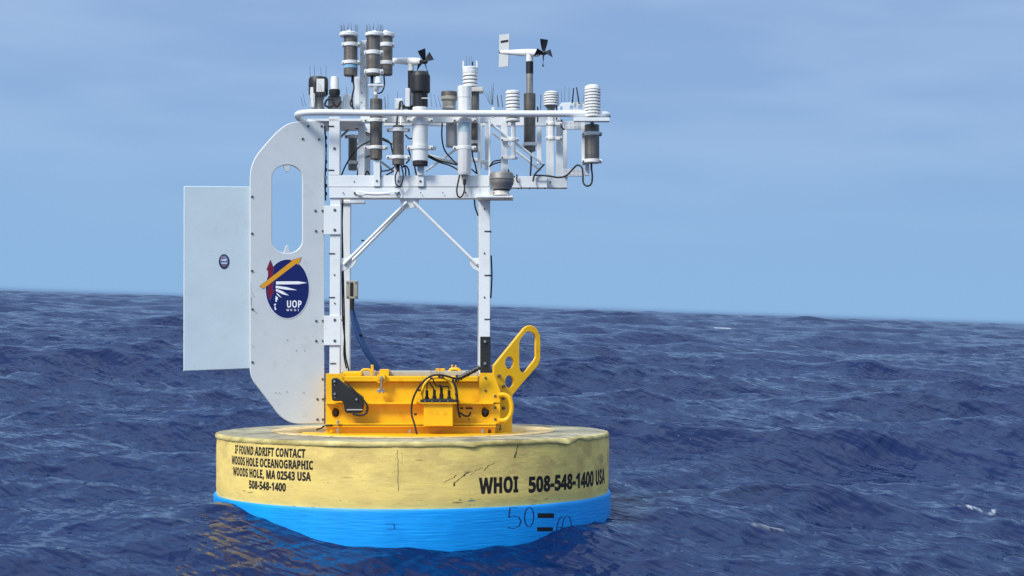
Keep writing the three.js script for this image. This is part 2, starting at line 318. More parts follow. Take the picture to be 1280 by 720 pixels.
  g.setAttribute('position', new THREE.BufferAttribute(pos, 3)); g.setAttribute('color', new THREE.BufferAttribute(col, 3)); g.setAttribute('uv', new THREE.BufferAttribute(uv, 2)); g.setIndex(new THREE.BufferAttribute(idx, 1)); g.computeVertexNormals();
  // ripples too fine for the sheet
  const rr = rng(55), TILE = 3.2, rp = [];
  for (let i = 0; i < 48; i++) { const L = 0.04 * Math.pow(13, rr()), ang = 78 * RAD + (rr() + rr() - 1) * 1.5, n = Math.round(TILE / L * Math.cos(ang)), m = Math.round(TILE / L * Math.sin(ang)); rp.push([n, m, rr() * 6.28]); }
  const hs = 512, C = new Float32Array(hs); for (let i = 0; i < hs; i++) C[i] = Math.sin(2 * Math.PI * i / hs);
  const nd = new Uint8Array(hs * hs * 4), amp = RIPPLE * Math.sqrt(2 / rp.length);
  const dirs = rp.map(([n, m, p]) => { const l = Math.hypot(n, m); return [n, m, Math.round(p / 6.2832 * hs), n / l * amp, m / l * amp]; });
  for (let j = 0; j < hs; j++) for (let i = 0; i < hs; i++) { let u = 0, v = 0; for (const d of dirs) { const s = C[(d[0] * i + d[1] * j + d[2]) & 511]; u += s * d[3]; v += s * d[4]; } const l = 1 / Math.sqrt(1 + u * u + v * v), o = (j * hs + i) * 4; nd[o] = 127.5 + 127.5 * u * l; nd[o + 1] = 127.5 + 127.5 * v * l; nd[o + 2] = 127.5 + 127.5 * l; nd[o + 3] = 255; }
  const ripple = new THREE.DataTexture(nd, hs, hs); ripple.wrapS = ripple.wrapT = THREE.RepeatWrapping; ripple.magFilter = THREE.LinearFilter; ripple.minFilter = THREE.LinearMipmapLinearFilter; ripple.generateMipmaps = true; ripple.repeat.set(1 / TILE, 1 / TILE); ripple.needsUpdate = true;
  const sea = new THREE.Mesh(g, new THREE.MeshPhysicalMaterial({ color: 0xffffff, vertexColors: true, roughness: 0.06, ior: 1.333, specularIntensity: 0.8, normalMap: ripple }));
  sea.name = 'sea'; sea.receiveShadow = true; sea.castShadow = true; sea.userData = { kind: 'structure', label: 'choppy deep blue open sea out to the horizon', category: 'sea' };
  scene.add(sea);
}

// ------------------------------------------------------------------ hull
const Y_TOP = HULL_H, Y_YEL = HULL_H - 0.408;          // deck level, foot of the yellow band
{
  // side print: [front half | back half] stacked; u runs with the angle, v with the height
  const TW = 2048, TH = 1024, cv = document.createElement('canvas'); cv.width = TW; cv.height = TH; const c = cv.getContext('2d');
  const BAND = 0.45;
  const toT = (px, py) => { const h = onHull(px, py); return [(h.th / Math.PI + 0.5) * TW, (Y_TOP + 0.005 - h.y) / BAND * 512]; };
  const im = c.createImageData(TW, TH);
  for (let j = 0; j < TH; j++) for (let i = 0; i < TW; i++) {
    const x = i / TW * Math.PI * HULL_R, y = (j % 512) / 512 * BAND, xs = x + (j >= 512 ? 20 : 0);
    const big = fbm(xs * 1.7, y * 3 + 4, 4), mid = fbm(xs * 9 + 2, y * 12 + 7, 4), fine = NT[(i * 7 + j * 131) & 65535], sp = vnoise(xs * 90, y * 90);
    const streak = smooth(0.52, 0.8, fbm(xs * 22 + 5, y * 1.1 + 2, 3)) * smooth(0.45, 0.65, fbm(xs * 1.3 + 9, 2.5, 2));
    const dirt = smooth(0.5, 0.72, big * 0.55 + mid * 0.45), blot = smooth(0.64, 0.74, fbm(xs * 4 + 31, y * 9 + 5, 5));
    const right = smooth(2.6, 3.9, x) * (j < 512 ? 1 : 0), spk = smooth(0.8, 0.95, sp * 0.6 + 0.4 * fine) * 0.5;
    const top = smooth(0.30, 0.62, mid * 0.7 + fine * 0.3) * smooth(0.62, 0.40, y / BAND + 0.5 * (big - 0.5));
    const k = 0.06 * dirt + 0.14 * streak * (0.6 + right) + 0.08 * blot + spk * 0.55 + 0.14 * (fine - 0.5) + 0.16 * (mid - 0.5) + right * 0.14 * smooth(0.35, 0.65, mid) + 0.12 * top * (mid > 0.5 ? 1.3 : 0.7);
    const o = (j * TW + i) * 4;
    im.data[o] = 238 - 92 * k; im.data[o + 1] = 212 - 90 * k; im.data[o + 2] = 124 - 52 * k + 8 * (mid - 0.5); im.data[o + 3] = 255;
  }
  c.putImageData(im, 0, 0);
  function line(txt, x0, y0, x1, y1, hpx, weight = '') {  // text whose middle runs between two pixels
    const [ax, ay] = toT(x0, y0), [bx, by] = toT(x1, y1), H = hpx * mpp(HULL_R * 0.9) / BAND * 512;
    c.save(); c.translate(ax, (ay + by) / 2); c.font = `bold ${Math.round(H * 1.39)}px sans-serif`; c.textAlign = 'left'; c.textBaseline = 'alphabetic';
    c.scale((bx - ax) / c.measureText(txt).width, 1); c.fillStyle = '#14120e'; c.strokeStyle = '#14120e'; c.lineWidth = H * 0.085; c.lineJoin = 'miter'; c.strokeText(txt, 0, H / 2); c.fillText(txt, 0, H / 2); c.restore();
  }
  line('IF FOUND ADRIFT CONTACT', 293, 561.8, 381.5, 567, 10.2);
  line('WOODS HOLE OCEANOGRAPHIC', 289.5, 575, 391.6, 581.5, 10.2);
  line('WOODS HOLE, MA 02543 USA', 291.3, 589, 388.5, 596, 10.2);
  line('508-548-1400', 310.7, 605.5, 357.4, 609, 9.8);
  line('WHOI', 599, 606.5, 648, 606, 19); line('508-548-1400 USA', 660.5, 604.5, 755.5, 596, 19);
  const crack = (pts, w, col = '#3a3122') => { c.strokeStyle = col; c.lineJoin = 'round'; const t = pts.map(([x, y]) => toT(500 + x / 4.236, 520 + y / 4.236)); for (let i = 0; i + 1 < t.length; i++) { c.lineWidth = w * (0.5 + R0()); c.beginPath(); c.moveTo(...t[i]); const n = 5; for (let s = 1; s <= n; s++) c.lineTo(lerp(t[i][0], t[i + 1][0], s / n) + (R0() - 0.5) * 4, lerp(t[i][1], t[i + 1][1], s / n) + (R0() - 0.5) * 4); c.stroke(); } };
  crack([[230, 355], [245, 343], [285, 327], [296, 312]], 2.6); crack([[285, 372], [292, 350], [330, 320], [362, 298]], 4); crack([[372, 316], [400, 290], [438, 272]], 2.2); crack([[446, 290], [468, 262], [502, 250]], 2.6); crack([[604, 222], [616, 192], [626, 148]], 4);
  crack([[128, 185], [130, 280], [131, 402]].map(([x, y]) => [x - 141, y - 4]), 2.4, '#6d6240'); crack([[128, 190], [129, 260]].map(([x, y]) => [x - 118, y]), 1.6, '#8d8256');
  const blob = (x, y, w, h, col) => { const [a, b] = toT(500 + x / 4.236, 520 + y / 4.236); c.fillStyle = col; c.beginPath(); c.ellipse(a, b, w, h, 0, 0, 7); c.fill(); };
  blob(378, 449, 12, 5, '#4d7f92'); blob(318, 444, 4, 4, '#5b5132');
  for (let i = 0; i < 60; i++) { c.globalAlpha = 0.25 + 0.5 * R0(); c.fillStyle = '#4e4630'; c.beginPath(); c.ellipse(R0() * TW, 512 - 12 - Math.pow(R0(), 3) * 380, 2 + R0() * 18, 1 + R0() * 2.5, 0, 0, 7); c.fill(); }
  for (let i = 0; i < 240; i++) { c.globalAlpha = 0.12 + 0.4 * R0(); c.fillStyle = '#514a33'; c.beginPath(); c.ellipse(R0() * TW, 20 + R0() * 480, 0.8 + R0() * 3.4, 0.8 + R0() * 1.8, R0() * 3, 0, 7); c.fill(); }
  for (let i = 0; i < 90; i++) { c.globalAlpha = 0.10 + 0.25 * R0(); c.strokeStyle = '#5a5238'; c.lineWidth = 0.8 + R0() * 1.6; const x = R0() * TW, y = 20 + R0() * 460; c.beginPath(); c.moveTo(x, y); c.lineTo(x + (R0() - 0.5) * 60, y + (R0() - 0.5) * 26); c.stroke(); }
  c.globalAlpha = 1;
  const tex = new THREE.CanvasTexture(cv); tex.colorSpace = THREE.SRGBColorSpace; tex.anisotropy = 8;

  // a turned surface with its own texture coordinates; wob bends it a little, as foam is
  function turned(prof, seg, uvOf, wob) {
    const np = prof.length, pos = [], uv = [], idx = [];
    for (let half = 0; half < 2; half++) for (let s = 0; s <= seg; s++) {
      const th = (s / seg - 0.5) * Math.PI + half * Math.PI;
      for (let i = 0; i < np; i++) { const [r0, y0] = prof[i]; const d = wob(th, y0, r0); pos.push(Math.sin(th) * (r0 + d[0]), y0 + d[1], Math.cos(th) * (r0 + d[0])); uv.push(...uvOf(s / seg, half, r0, y0, th)); }
    }
    for (let half = 0; half < 2; half++) for (let s = 0; s < seg; s++) for (let i = 0; i < np - 1; i++) { const a = (half * (seg + 1) + s) * np + i, b = a + np; idx.push(a, b, a + 1, b, b + 1, a + 1); }
    const g = new THREE.BufferGeometry(); g.setAttribute('position', new THREE.Float32BufferAttribute(pos, 3)); g.setAttribute('uv', new THREE.Float32BufferAttribute(uv, 2)); g.setIndex(idx); g.computeVertexNormals(); return toCreasedNormals(g, 0.55);
  }
  const wobble = (th, y, r) => { const n = fbm((th + 7) * 5.5, y * 4, 3) - 0.5; return [r > HULL_R * 0.9 ? n * 0.012 : 0, 0]; };
  const own = (name, g, mat, label) => { const m = new THREE.Mesh(g, mat); m.name = name; m.castShadow = m.receiveShadow = true; if (label) m.userData.label = label; buoy.add(m); return m; };
  const sideProf = []; { const n = 14; for (let i = 0; i <= n; i++) { const t = i / n; const y = lerp(Y_YEL, Y_TOP - 0.022, t); sideProf.push([HULL_R - 0.004 * smooth(0.75, 1, t) - 0.006 * smooth(0.15, 0, t), y]); } }
  const hullBump = tileTex(512, (u, v) => 0.5 + 0.6 * (fbm(u * 14, v * 14, 5, 14) - 0.5) + 0.12 * (vnoise(u * 160, v * 160, 160) - 0.5), false); hullBump.repeat.set(5, 3);
  own('hull_side', turned(sideProf, 200, (u, half, r, y) => [u, 1 - (half * 0.5 + (Y_TOP + 0.005 - y) / BAND * 0.5)], wobble),
    new THREE.MeshStandardMaterial({ map: tex, color: new THREE.Color().setRGB(0.97, 0.95, 0.93), roughness: 0.75, bumpMap: hullBump, bumpScale: 0.003 }), 'weathered pale yellow foam side with black lettering');

  // deck skin, its edge rolled over the side with a lip that gapes and dips here and there
  const deckTex = tileTex(1024, (u, v) => { const x = u * 2.8, y = v * 2.8, a = fbm(x * 3, y * 3, 5), b = fbm(x * 14, y * 14, 4), d = smooth(0.55, 0.75, fbm(x * 6 + 9, y * 6, 5)), f = NT[Math.floor(u * 1024) * 37 + Math.floor(v * 1024) * 113 & 65535]; const k = 0.30 * (a - 0.5) + 0.22 * (b - 0.5) - 0.16 * d + 0.05 * (f - 0.5); const rim = smooth(1.325, 1.345, Math.hypot(x - 1.4, y - 1.4) + 0.02 * (b - 0.5)); return [lerp(0.60, 0.73, rim) + k, lerp(0.575, 0.67, rim) + k, lerp(0.48, 0.43, rim) + k * 0.8]; });
  const lipProf = [[HULL_R - 0.003, Y_TOP - 0.032], [HULL_R + 0.004, Y_TOP - 0.029], [HULL_R + 0.006, Y_TOP - 0.022], [HULL_R + 0.004, Y_TOP - 0.012], [HULL_R - 0.004, Y_TOP - 0.003], [HULL_R - 0.02, Y_TOP], [HULL_R - 0.1, Y_TOP + 0.001], [1.1, Y_TOP + 0.002], [0.9, Y_TOP + 0.002], [0.3, Y_TOP + 0.002], [0.01, Y_TOP + 0.002]];
  const dent = (th) => Math.exp(-Math.pow((th - 0.86) / 0.05, 2)) - 0.7 * Math.exp(-Math.pow((th - 0.98) / 0.035, 2)) + 0.6 * Math.exp(-Math.pow((th - 0.33) / 0.03, 2));
  own('deck', turned(lipProf, 240, (u, half, r, y, th) => [Math.sin(th) * r / 2.8 + 0.5, Math.cos(th) * (r + (Y_TOP - y)) / 2.8 + 0.5], (th, y, r) => { const edge = smooth(1.27, 1.34, r), low = 1 - smooth(Y_TOP - 0.030, Y_TOP - 0.010, y); const n = fbm((th + 9) * 6, 3, 3) - 0.5, n2 = fbm((th + 9) * 40, 8, 2) - 0.5; return [edge * (n * 0.006 + 0.002 * n2 + 0.012 * dent(th) * low), edge * (0.002 * n2 + 0.003 * n + (low * -0.010 + (1 - low) * -0.006) * dent(th)) - low * 0.005 * n2]; }),
    new THREE.MeshStandardMaterial({ map: deckTex, roughness: 0.85, bumpMap: hullBump, bumpScale: 0.004 }), 'grimy grey rubbery deck skin with rolled rim');
  const inTex = tileTex(512, (u, v) => { const a = fbm(u * 9, v * 9, 5, 9), d = smooth(0.58, 0.75, fbm(u * 17 + 2, v * 17, 4, 17)); const k = 0.14 * (a - 0.5) - 0.15 * d; return [0.86 + k, 0.75 + k, 0.53 + k * 0.7]; });
  part('deck_disc', new THREE.CylinderGeometry(0.977, 0.98, 0.004, 96).translate(0, Y_TOP + 0.006, 0), new THREE.MeshStandardMaterial({ map: inTex, roughness: 0.8 }), buoy, 'pale ochre disc on the deck');

  // blue antifouling foot
  const bw = 2048, bh = 256, bc = document.createElement('canvas'); bc.width = bw; bc.height = bh; const b = bc.getContext('2d');
  const bi = b.createImageData(bw, bh), BY = 0.44;
  for (let j = 0; j < bh; j++) for (let i = 0; i < bw; i++) { const x = i / bw * 8.48, y = j / bh * BY, k = 0.5 * (fbm(x * 3, y * 5, 4) - 0.5) + 0.3 * (fbm(x * 16, y * 22, 3) - 0.5), o = (j * bw + i) * 4; bi.data[o] = 0; bi.data[o + 1] = 154 + 46 * k; bi.data[o + 2] = 238 + 40 * k; bi.data[o + 3] = 255; }
  b.putImageData(bi, 0, 0);
  const toB = (px, py) => { const h = onHull(px, py, HULL_R + 0.02); return [(h.th / (2 * Math.PI) + 0.5) * bw, (Y_YEL - h.y) / BY * bh]; };
  const stroke = (pts, w = 2.2) => { b.strokeStyle = '#10285c'; b.lineWidth = w; b.lineJoin = b.lineCap = 'round'; b.beginPath(); pts.map(([x, y]) => toB(500 + x / 4.236, 520 + y / 4.236)).forEach((q, i) => i ? b.lineTo(...q) : b.moveTo(...q)); b.stroke(); };
  const ring = (cx, cy, rx, ry) => Array.from({ length: 25 }, (_, i) => [cx + rx * Math.cos(i / 24 * 6.283), cy + ry * Math.sin(i / 24 * 6.283)]);
  stroke([[622, 486], [586, 486], [580, 538], [600, 530], [632, 536], [645, 560], [635, 585], [606, 597], [574, 592]]); stroke(ring(688, 536, 24, 52));
  stroke([[868, 530], [850, 545], [838, 580], [835, 625], [852, 632], [864, 610], [858, 588], [842, 590]]); stroke(ring(890, 580, 23, 50));
  const bar = (x0, y0, x1, y1) => { const q = [[x0, y0], [x1, y0], [x1, y1], [x0, y1]].map(([x, y]) => toB(500 + x / 4.236, 520 + y / 4.236)); b.fillStyle = '#04060f'; b.beginPath(); q.forEach((p, i) => i ? b.lineTo(...p) : b.moveTo(...p)); b.fill(); };
  bar(733, 516, 821, 541); bar(732, 590, 816, 612);
  stroke([[990, 575], [1030, 575], [1034, 602], [992, 602]].map(([x, y]) => [x - 1062, y - 3]), 1.2);
  const bt = new THREE.CanvasTexture(bc); bt.colorSpace = THREE.SRGBColorSpace; bt.anisotropy = 8;
  const fp = [[0.02, 0], [1.0, 0], [1.18, 0.02], [HULL_R, 0.12], [HULL_R + 0.010, 0.2], [HULL_R + 0.013, Y_YEL - 0.02], [HULL_R + 0.012, Y_YEL - 0.006], [HULL_R + 0.008, Y_YEL], [HULL_R - 0.03, Y_YEL + 0.001]];
  own('hull_foot', turned(fp, 160, (u, half, r, y, th) => [th / (2 * Math.PI) + 0.5, 1 - (Y_YEL - y) / BY], wobble), new THREE.MeshStandardMaterial({ map: bt, roughness: 0.5, bumpMap: hullBump, bumpScale: 0.003 }), 'bright blue painted foot at the waterline');
}

// ------------------------------------------------------------------ yellow base of the tower
const Z1 = 1 / 6.264, zA = ([x, y]) => [395 + x * Z1, 440 + y * Z1], zB = ([x, y]) => [500 + x / 6.263, 440 + y / 6.263];
{
  const root = part('tower_base', [boxPx(430, 477.5, 600, 503.5, 0.56, 1.02, 0.004), boxPx(412, 505, 618, 529, 0.52, 0.95, 0)], M.yellow, buoy, 'yellow painted steel base with bolted lid');
  part('base_plate', new THREE.CylinderGeometry(0.778, 0.78, 0.008, 64).translate(0, Y_TOP + 0.0125, 0.18), M.yellow, root);
  // lower channel and its flange
  part('lower_frame', [poly([[407, 533.4], [619, 533.4], [619, 546.8], [407, 546.8]], 0.66, 0.014, [oval(413.6, 540.2, 2.6, 3.4), oval(612, 539.6, 2.6, 3.6)]), boxPx(406, 532.2, 620, 533.6, 0.70, 1.3, 0.002), boxPx(412, 533, 430, 546, 0.5, 0.9, 0)], M.yellow, root);
  part('gasket', boxPx(407, 531, 619, 532.6, 0.675, 1.26, 0), M.rubber, root);
  part('front_plate', [poly([[407, 505], [625.3, 505], [625.3, 529.8], [407, 529.8]], 0.62, 0.014, [oval(419.7, 515.8, 5.1, 6.8), oval(606.7, 515, 5.3, 7.2)]), boxPx(406.5, 529.3, 620, 531, 0.69, 1.28, 0.002), boxPx(406.5, 503.3, 617, 505.3, 0.68, 0.12, 0.002)], M.yellow, root);
  part('pin', [can(603.4, 609.6, 511, 520, 0.56, 1), boxPx(601, 513, 612, 516.4, 0.575, 0.03)], M.bolt, root); part('pin', [can(416.6, 423, 512, 520, 0.56, 1)], M.bolt, root);
  part('hole_rim', [[419.7, 515.8, 5.1, 6.8], [606.7, 515, 5.3, 7.2]].map(([x, y, a, b]) => tube(oval(x, y, a + 0.3, b + 0.3, 20).map(([u, v]) => P(u, v, 0.621)), 0.0035, 60, 6, true)), M.yellow, root);
  const cl = part('corner_post', [poly([[407.3, 467], [430.5, 467], [430.5, 503.6], [407.3, 503.6]], 0.60, 0.02), boxPx(407.3, 467, 411, 530, 0.58, 0.9, 0.002)], M.yellow, root);
  const cr = part('corner_post', [poly([[599, 466.3], [617.5, 466.3], [625.3, 488], [625.3, 503.5], [599, 503.5]], 0.62, 0.02), boxPx(620, 488, 625, 530, 0.60, 0.95, 0.002)], M.yellow, root);
  for (const q of [[670, 203], [670, 303], [745, 345], [745, 437], [745, 527]]) bolt(cr, ...zB(q), 0.622, 1.7, M.bolt);
  for (const q of [[540, 527], [540, 437]]) bolt(cl, ...zB(q), 0.62, 1, M.bolt);
  // lid
  const lid = part('lid', [poly([[431, 470.2], [598, 470.2], [598, 477.2], [434, 477.2], [428, 475.5], [426.4, 472.5], [428, 470.8]], 0.60, 1.06, [], 0.004), boxPx(427, 464.2, 452, 471, 0.5, 0.5, 0.012)], M.yellow, root);
  part('lid_panel', boxPx(449, 464, 598, 470.6, 0.46, 0.85, 0.008), M.beige, lid, 'grey top of the lid');
  const ar = (cx, x0, x1, yb, yt, z, r) => tube([[x0, yb], [x0 + 0.4, (yb + yt) / 2], [lerp(x0, cx, 0.4), yt + 0.6], [cx, yt], [lerp(x1, cx, 0.4), yt + 0.6], [x1 - 0.4, (yb + yt) / 2], [x1, yb]].map(([a, b]) => P(a, b, z)), r, 40);
  part('lid_handle', ar(458, 451, 465, 469, 462, 0.56, 0.009), M.yellow, lid); part('lid_handle', ar(568, 561, 576, 470, 461.5, 0.40, 0.012), M.yellow, lid);
  part('lug', boxPx(474.5, 461.5, 486, 470, 0.52, 0.06), M.yellow, lid); part('pin', boxPx(463.6, 456, 466.8, 466, 0.5, 0.02), M.yellow, lid); part('lug', boxPx(544.5, 460.5, 556, 470, 0.45, 0.06), M.yellow, lid); part('pin', boxPx(564, 456, 566, 463, 0.36, 0.01), M.yellow, lid); part('pin', boxPx(568.5, 456.5, 570.5, 463, 0.36, 0.01), M.yellow, lid);
  const la = part('latch', [boxPx(471.5, 468, 481.5, 475, 0.63, 0.06), boxPx(471.8, 474, 474.8, 479, 0.625, 0.05), boxPx(478.8, 474, 481.8, 479, 0.625, 0.05)], M.yellow, root);
  part('latch_bolt', [can(475.6, 478, 470, 489.5, 0.63, 0.3), can(474.6, 479, 471, 474, 0.645, 0.3), boxPx(471, 487, 481.2, 490, 0.625, 0.03), boxPx(473, 486, 475, 492, 0.63, 0.035), boxPx(478, 486, 480, 492, 0.63, 0.035)], M.steel, la);
  // black stowage plate with its loops of cable
  const bp = part('black_plate', poly([[120, 218], [130, 206], [155, 202], [175, 212], [240, 262], [368, 352], [374, 400], [362, 466], [345, 480], [243, 480], [224, 465], [216, 402], [200, 385], [140, 385], [124, 372]].map(zA), 0.72, 0.05, [], 0.004), M.blackPlate, root, 'black bolted plate');
  for (const q of [[145, 230], [147, 328], [318, 371]]) bolt(bp, ...zA(q), 0.72, 1.7, M.steel, 0.012);
  bolt(bp, ...zA([147, 258]), 0.72, 0.8, M.steel); bolt(bp, ...zA([147, 357]), 0.72, 0.8, M.steel);
  part('slot_bar', boxPx(...zA([240, 448]), ...zA([365, 458]), 0.728, 0.014), M.grey, bp);
  for (const o of [0, 1]) cable('cable', [[250, 250], [330, 330 + o * 6], [390, 395 + o * 6], [408 - o * 10, 440], [392 - o * 8, 485], [350, 500 - o * 8], [290, 490 - o * 8]].map((q) => [...zA(q), 0.735]), 0.8, M.rubber, bp);
  // studs that hold the two flanges together
  for (const [x, y0, y1] of [[422.5, 525, 531], [422.5, 535, 545], [512.5, 537, 545], [603, 536, 545]]) part('stud', [can(x - 1.1, x + 1.1, y0, y1, 0.71, 0.2), can(x - 2.1, x + 2.1, y0 + 1.2, y0 + 3.8, 0.71, 0.3)], M.steel, root);
  part('lashing', tube([[396, 537, 0.55], [402, 535, 0.62], [406, 532.5, 0.69], [415, 531.4, 0.71]].map((q) => P(...q)), 0.006), M.rubber, root);
  // connector box with a hoop over it
  const cb = part('connector_box', boxPx(529.5, 503.4, 566, 532.6, 0.80, 0.22, 0.004), M.yellow, root);
  part('box_top', boxPx(525.2, 499.4, 570.8, 503.2, 0.815, 0.25, 0.003), M.rubber, cb); part('box_flange', boxPx(524.6, 503.2, 571, 504.6, 0.82, 0.25, 0.001), M.yellow, cb);
  for (const [x, yt] of [[533.6, 488], [543, 487], [551.8, 484], [561.4, 488]]) part('connector', [can(x - 1.9, x + 1.9, yt, 500, 0.72, 0.5), can(x - 2.6, x + 2.6, yt + 8, 500, 0.72, 0.3)], M.rubber, cb);
  for (const x of [531, 540, 550, 560]) bolt(cb, x, 501.4, 0.817, 0.9, M.steel);
  part('hoop', tube([[527.2, 502], [527.6, 492], [530.5, 481], [537, 474], [547.5, 471.5], [558, 474], [565, 481], [568, 492], [568.6, 502]].map(([a, b]) => P(a, b, 0.76)), 0.009, 60), M.yellow, cb);
  part('bracket', boxPx(519.5, 495, 528, 503.4, 0.7, 0.1), M.yellow, cb);
  cable('cable', [[597, 462, 0.62], [580, 471, 0.70], [569, 473, 0.77], [558, 470, 0.79], [548, 468.6, 0.8], [538, 470.5, 0.8], [528, 478, 0.8], [519, 492, 0.78], [515, 504, 0.76], [514.6, 518, 0.76], [518, 530, 0.78], [521.5, 544.5, 0.80]], 1.3, M.rubber, cb);
  cable('cable', [[566, 475, 0.8], [570.5, 488, 0.8], [572, 505, 0.8], [573.4, 517, 0.78], [575, 521, 0.76]], 1.5, M.rubber, cb); cable('cable', [[574, 515, 0.75], [577.4, 517.6, 0.74], [581.4, 519.8, 0.72], [586, 519.8, 0.69], [588, 516, 0.65]], 1.2, M.rubber, cb);
  for (const pts of [[[541, 471], [543, 479], [548, 483], [555, 483], [560.5, 484], [561.4, 489]], [[533.6, 489], [534, 480], [537, 475]], [[543, 488], [540, 483], [537, 478]], [[551.8, 486], [551, 482], [549, 481]]]) cable('cable', pts.map((q) => [...q, 0.735]), 0.8, M.rubber, cb);
  for (const [x, y] of [[539, 473], [549, 471.3], [553, 471.6], [524, 488], [519, 518], [570, 493], [571, 470]]) part('cable_tie', boxPx(x - 1.6, y - 1.3, x + 1.6, y + 1.3, 0.82, 0.05), M.rubber, cb);
  part('conduit', Array.from({ length: 11 }, (_, i) => { const t = i / 10, a = P(lerp(600, 571, t), lerp(459, 474.5, t), 0.70), b = P(lerp(600, 571, t + 0.085), lerp(459, 474.5, t + 0.085), 0.70); return cyl(a, b, (i % 3 === 2 ? 3.5 : 2.9) * mpp(0.7)); }), M.blackPlate, root);
  wires(root, Array.from({ length: 12 }, (_, i) => { const x = 534 + i * 2.1; return [548 + (x - 548) * 0.6, 471, x + (R0() - 0.5) * 5, 452 + R0() * 6, 0.72]; }), 0.2);
  part('nameplate', boxPx(575, 509.4, 579, 511.2, 0.624, 0.004, 0), M.rubber, root); part('nameplate', boxPx(582, 509.4, 590.6, 511.2, 0.624, 0.004, 0), M.rubber, root);
  // handle and lifting bail on the right
  part('handle', tube([[623, 494], [630, 493.5], [636, 497], [639.2, 505], [639.4, 512], [637.6, 519], [632, 525], [623, 526]].map(([a, b]) => P(a, b, 0.63)), 0.0155, 60, 10), M.yellow, root);
  const bpl = plane(P(618, 480, 0.56), 26);
  const bail = part('lifting_bail', poly([[617.2, 456.7], [655, 410], [658.9, 407.4], [663.3, 406.5], [667.8, 407.8], [672.8, 412.8], [675.3, 419.4], [676, 428], [675.6, 449], [672.8, 457], [656.7, 475], [640.8, 494], [640.5, 541], [617, 541]], bpl, 0.024, [[[661, 413], [667.4, 415], [670.8, 420.5], [670.8, 446.4], [668.4, 451.3], [657, 465.6], [652.4, 467], [649, 462.4], [648.3, 455], [648.3, 428], [650, 423.4], [656.2, 415]], oval(636.8, 453.3, 6.2, 8.8), oval(636.8, 477, 6.2, 8.8)], 0.004), M.yellow, root, 'yellow lifting bail with a long slot and round holes');
  for (const q of [[772, 187], [808, 268], [806, 362], [808, 440]]) bolt(bail, ...zB(q), bpl, 2.2, M.bolt, 0.02);
  part('stud', [can(624.4, 626.4, 531, 538, 0.6, 0.3), can(623.4, 627.4, 535, 537.6, 0.6, 0.3)], M.bolt, root);
}

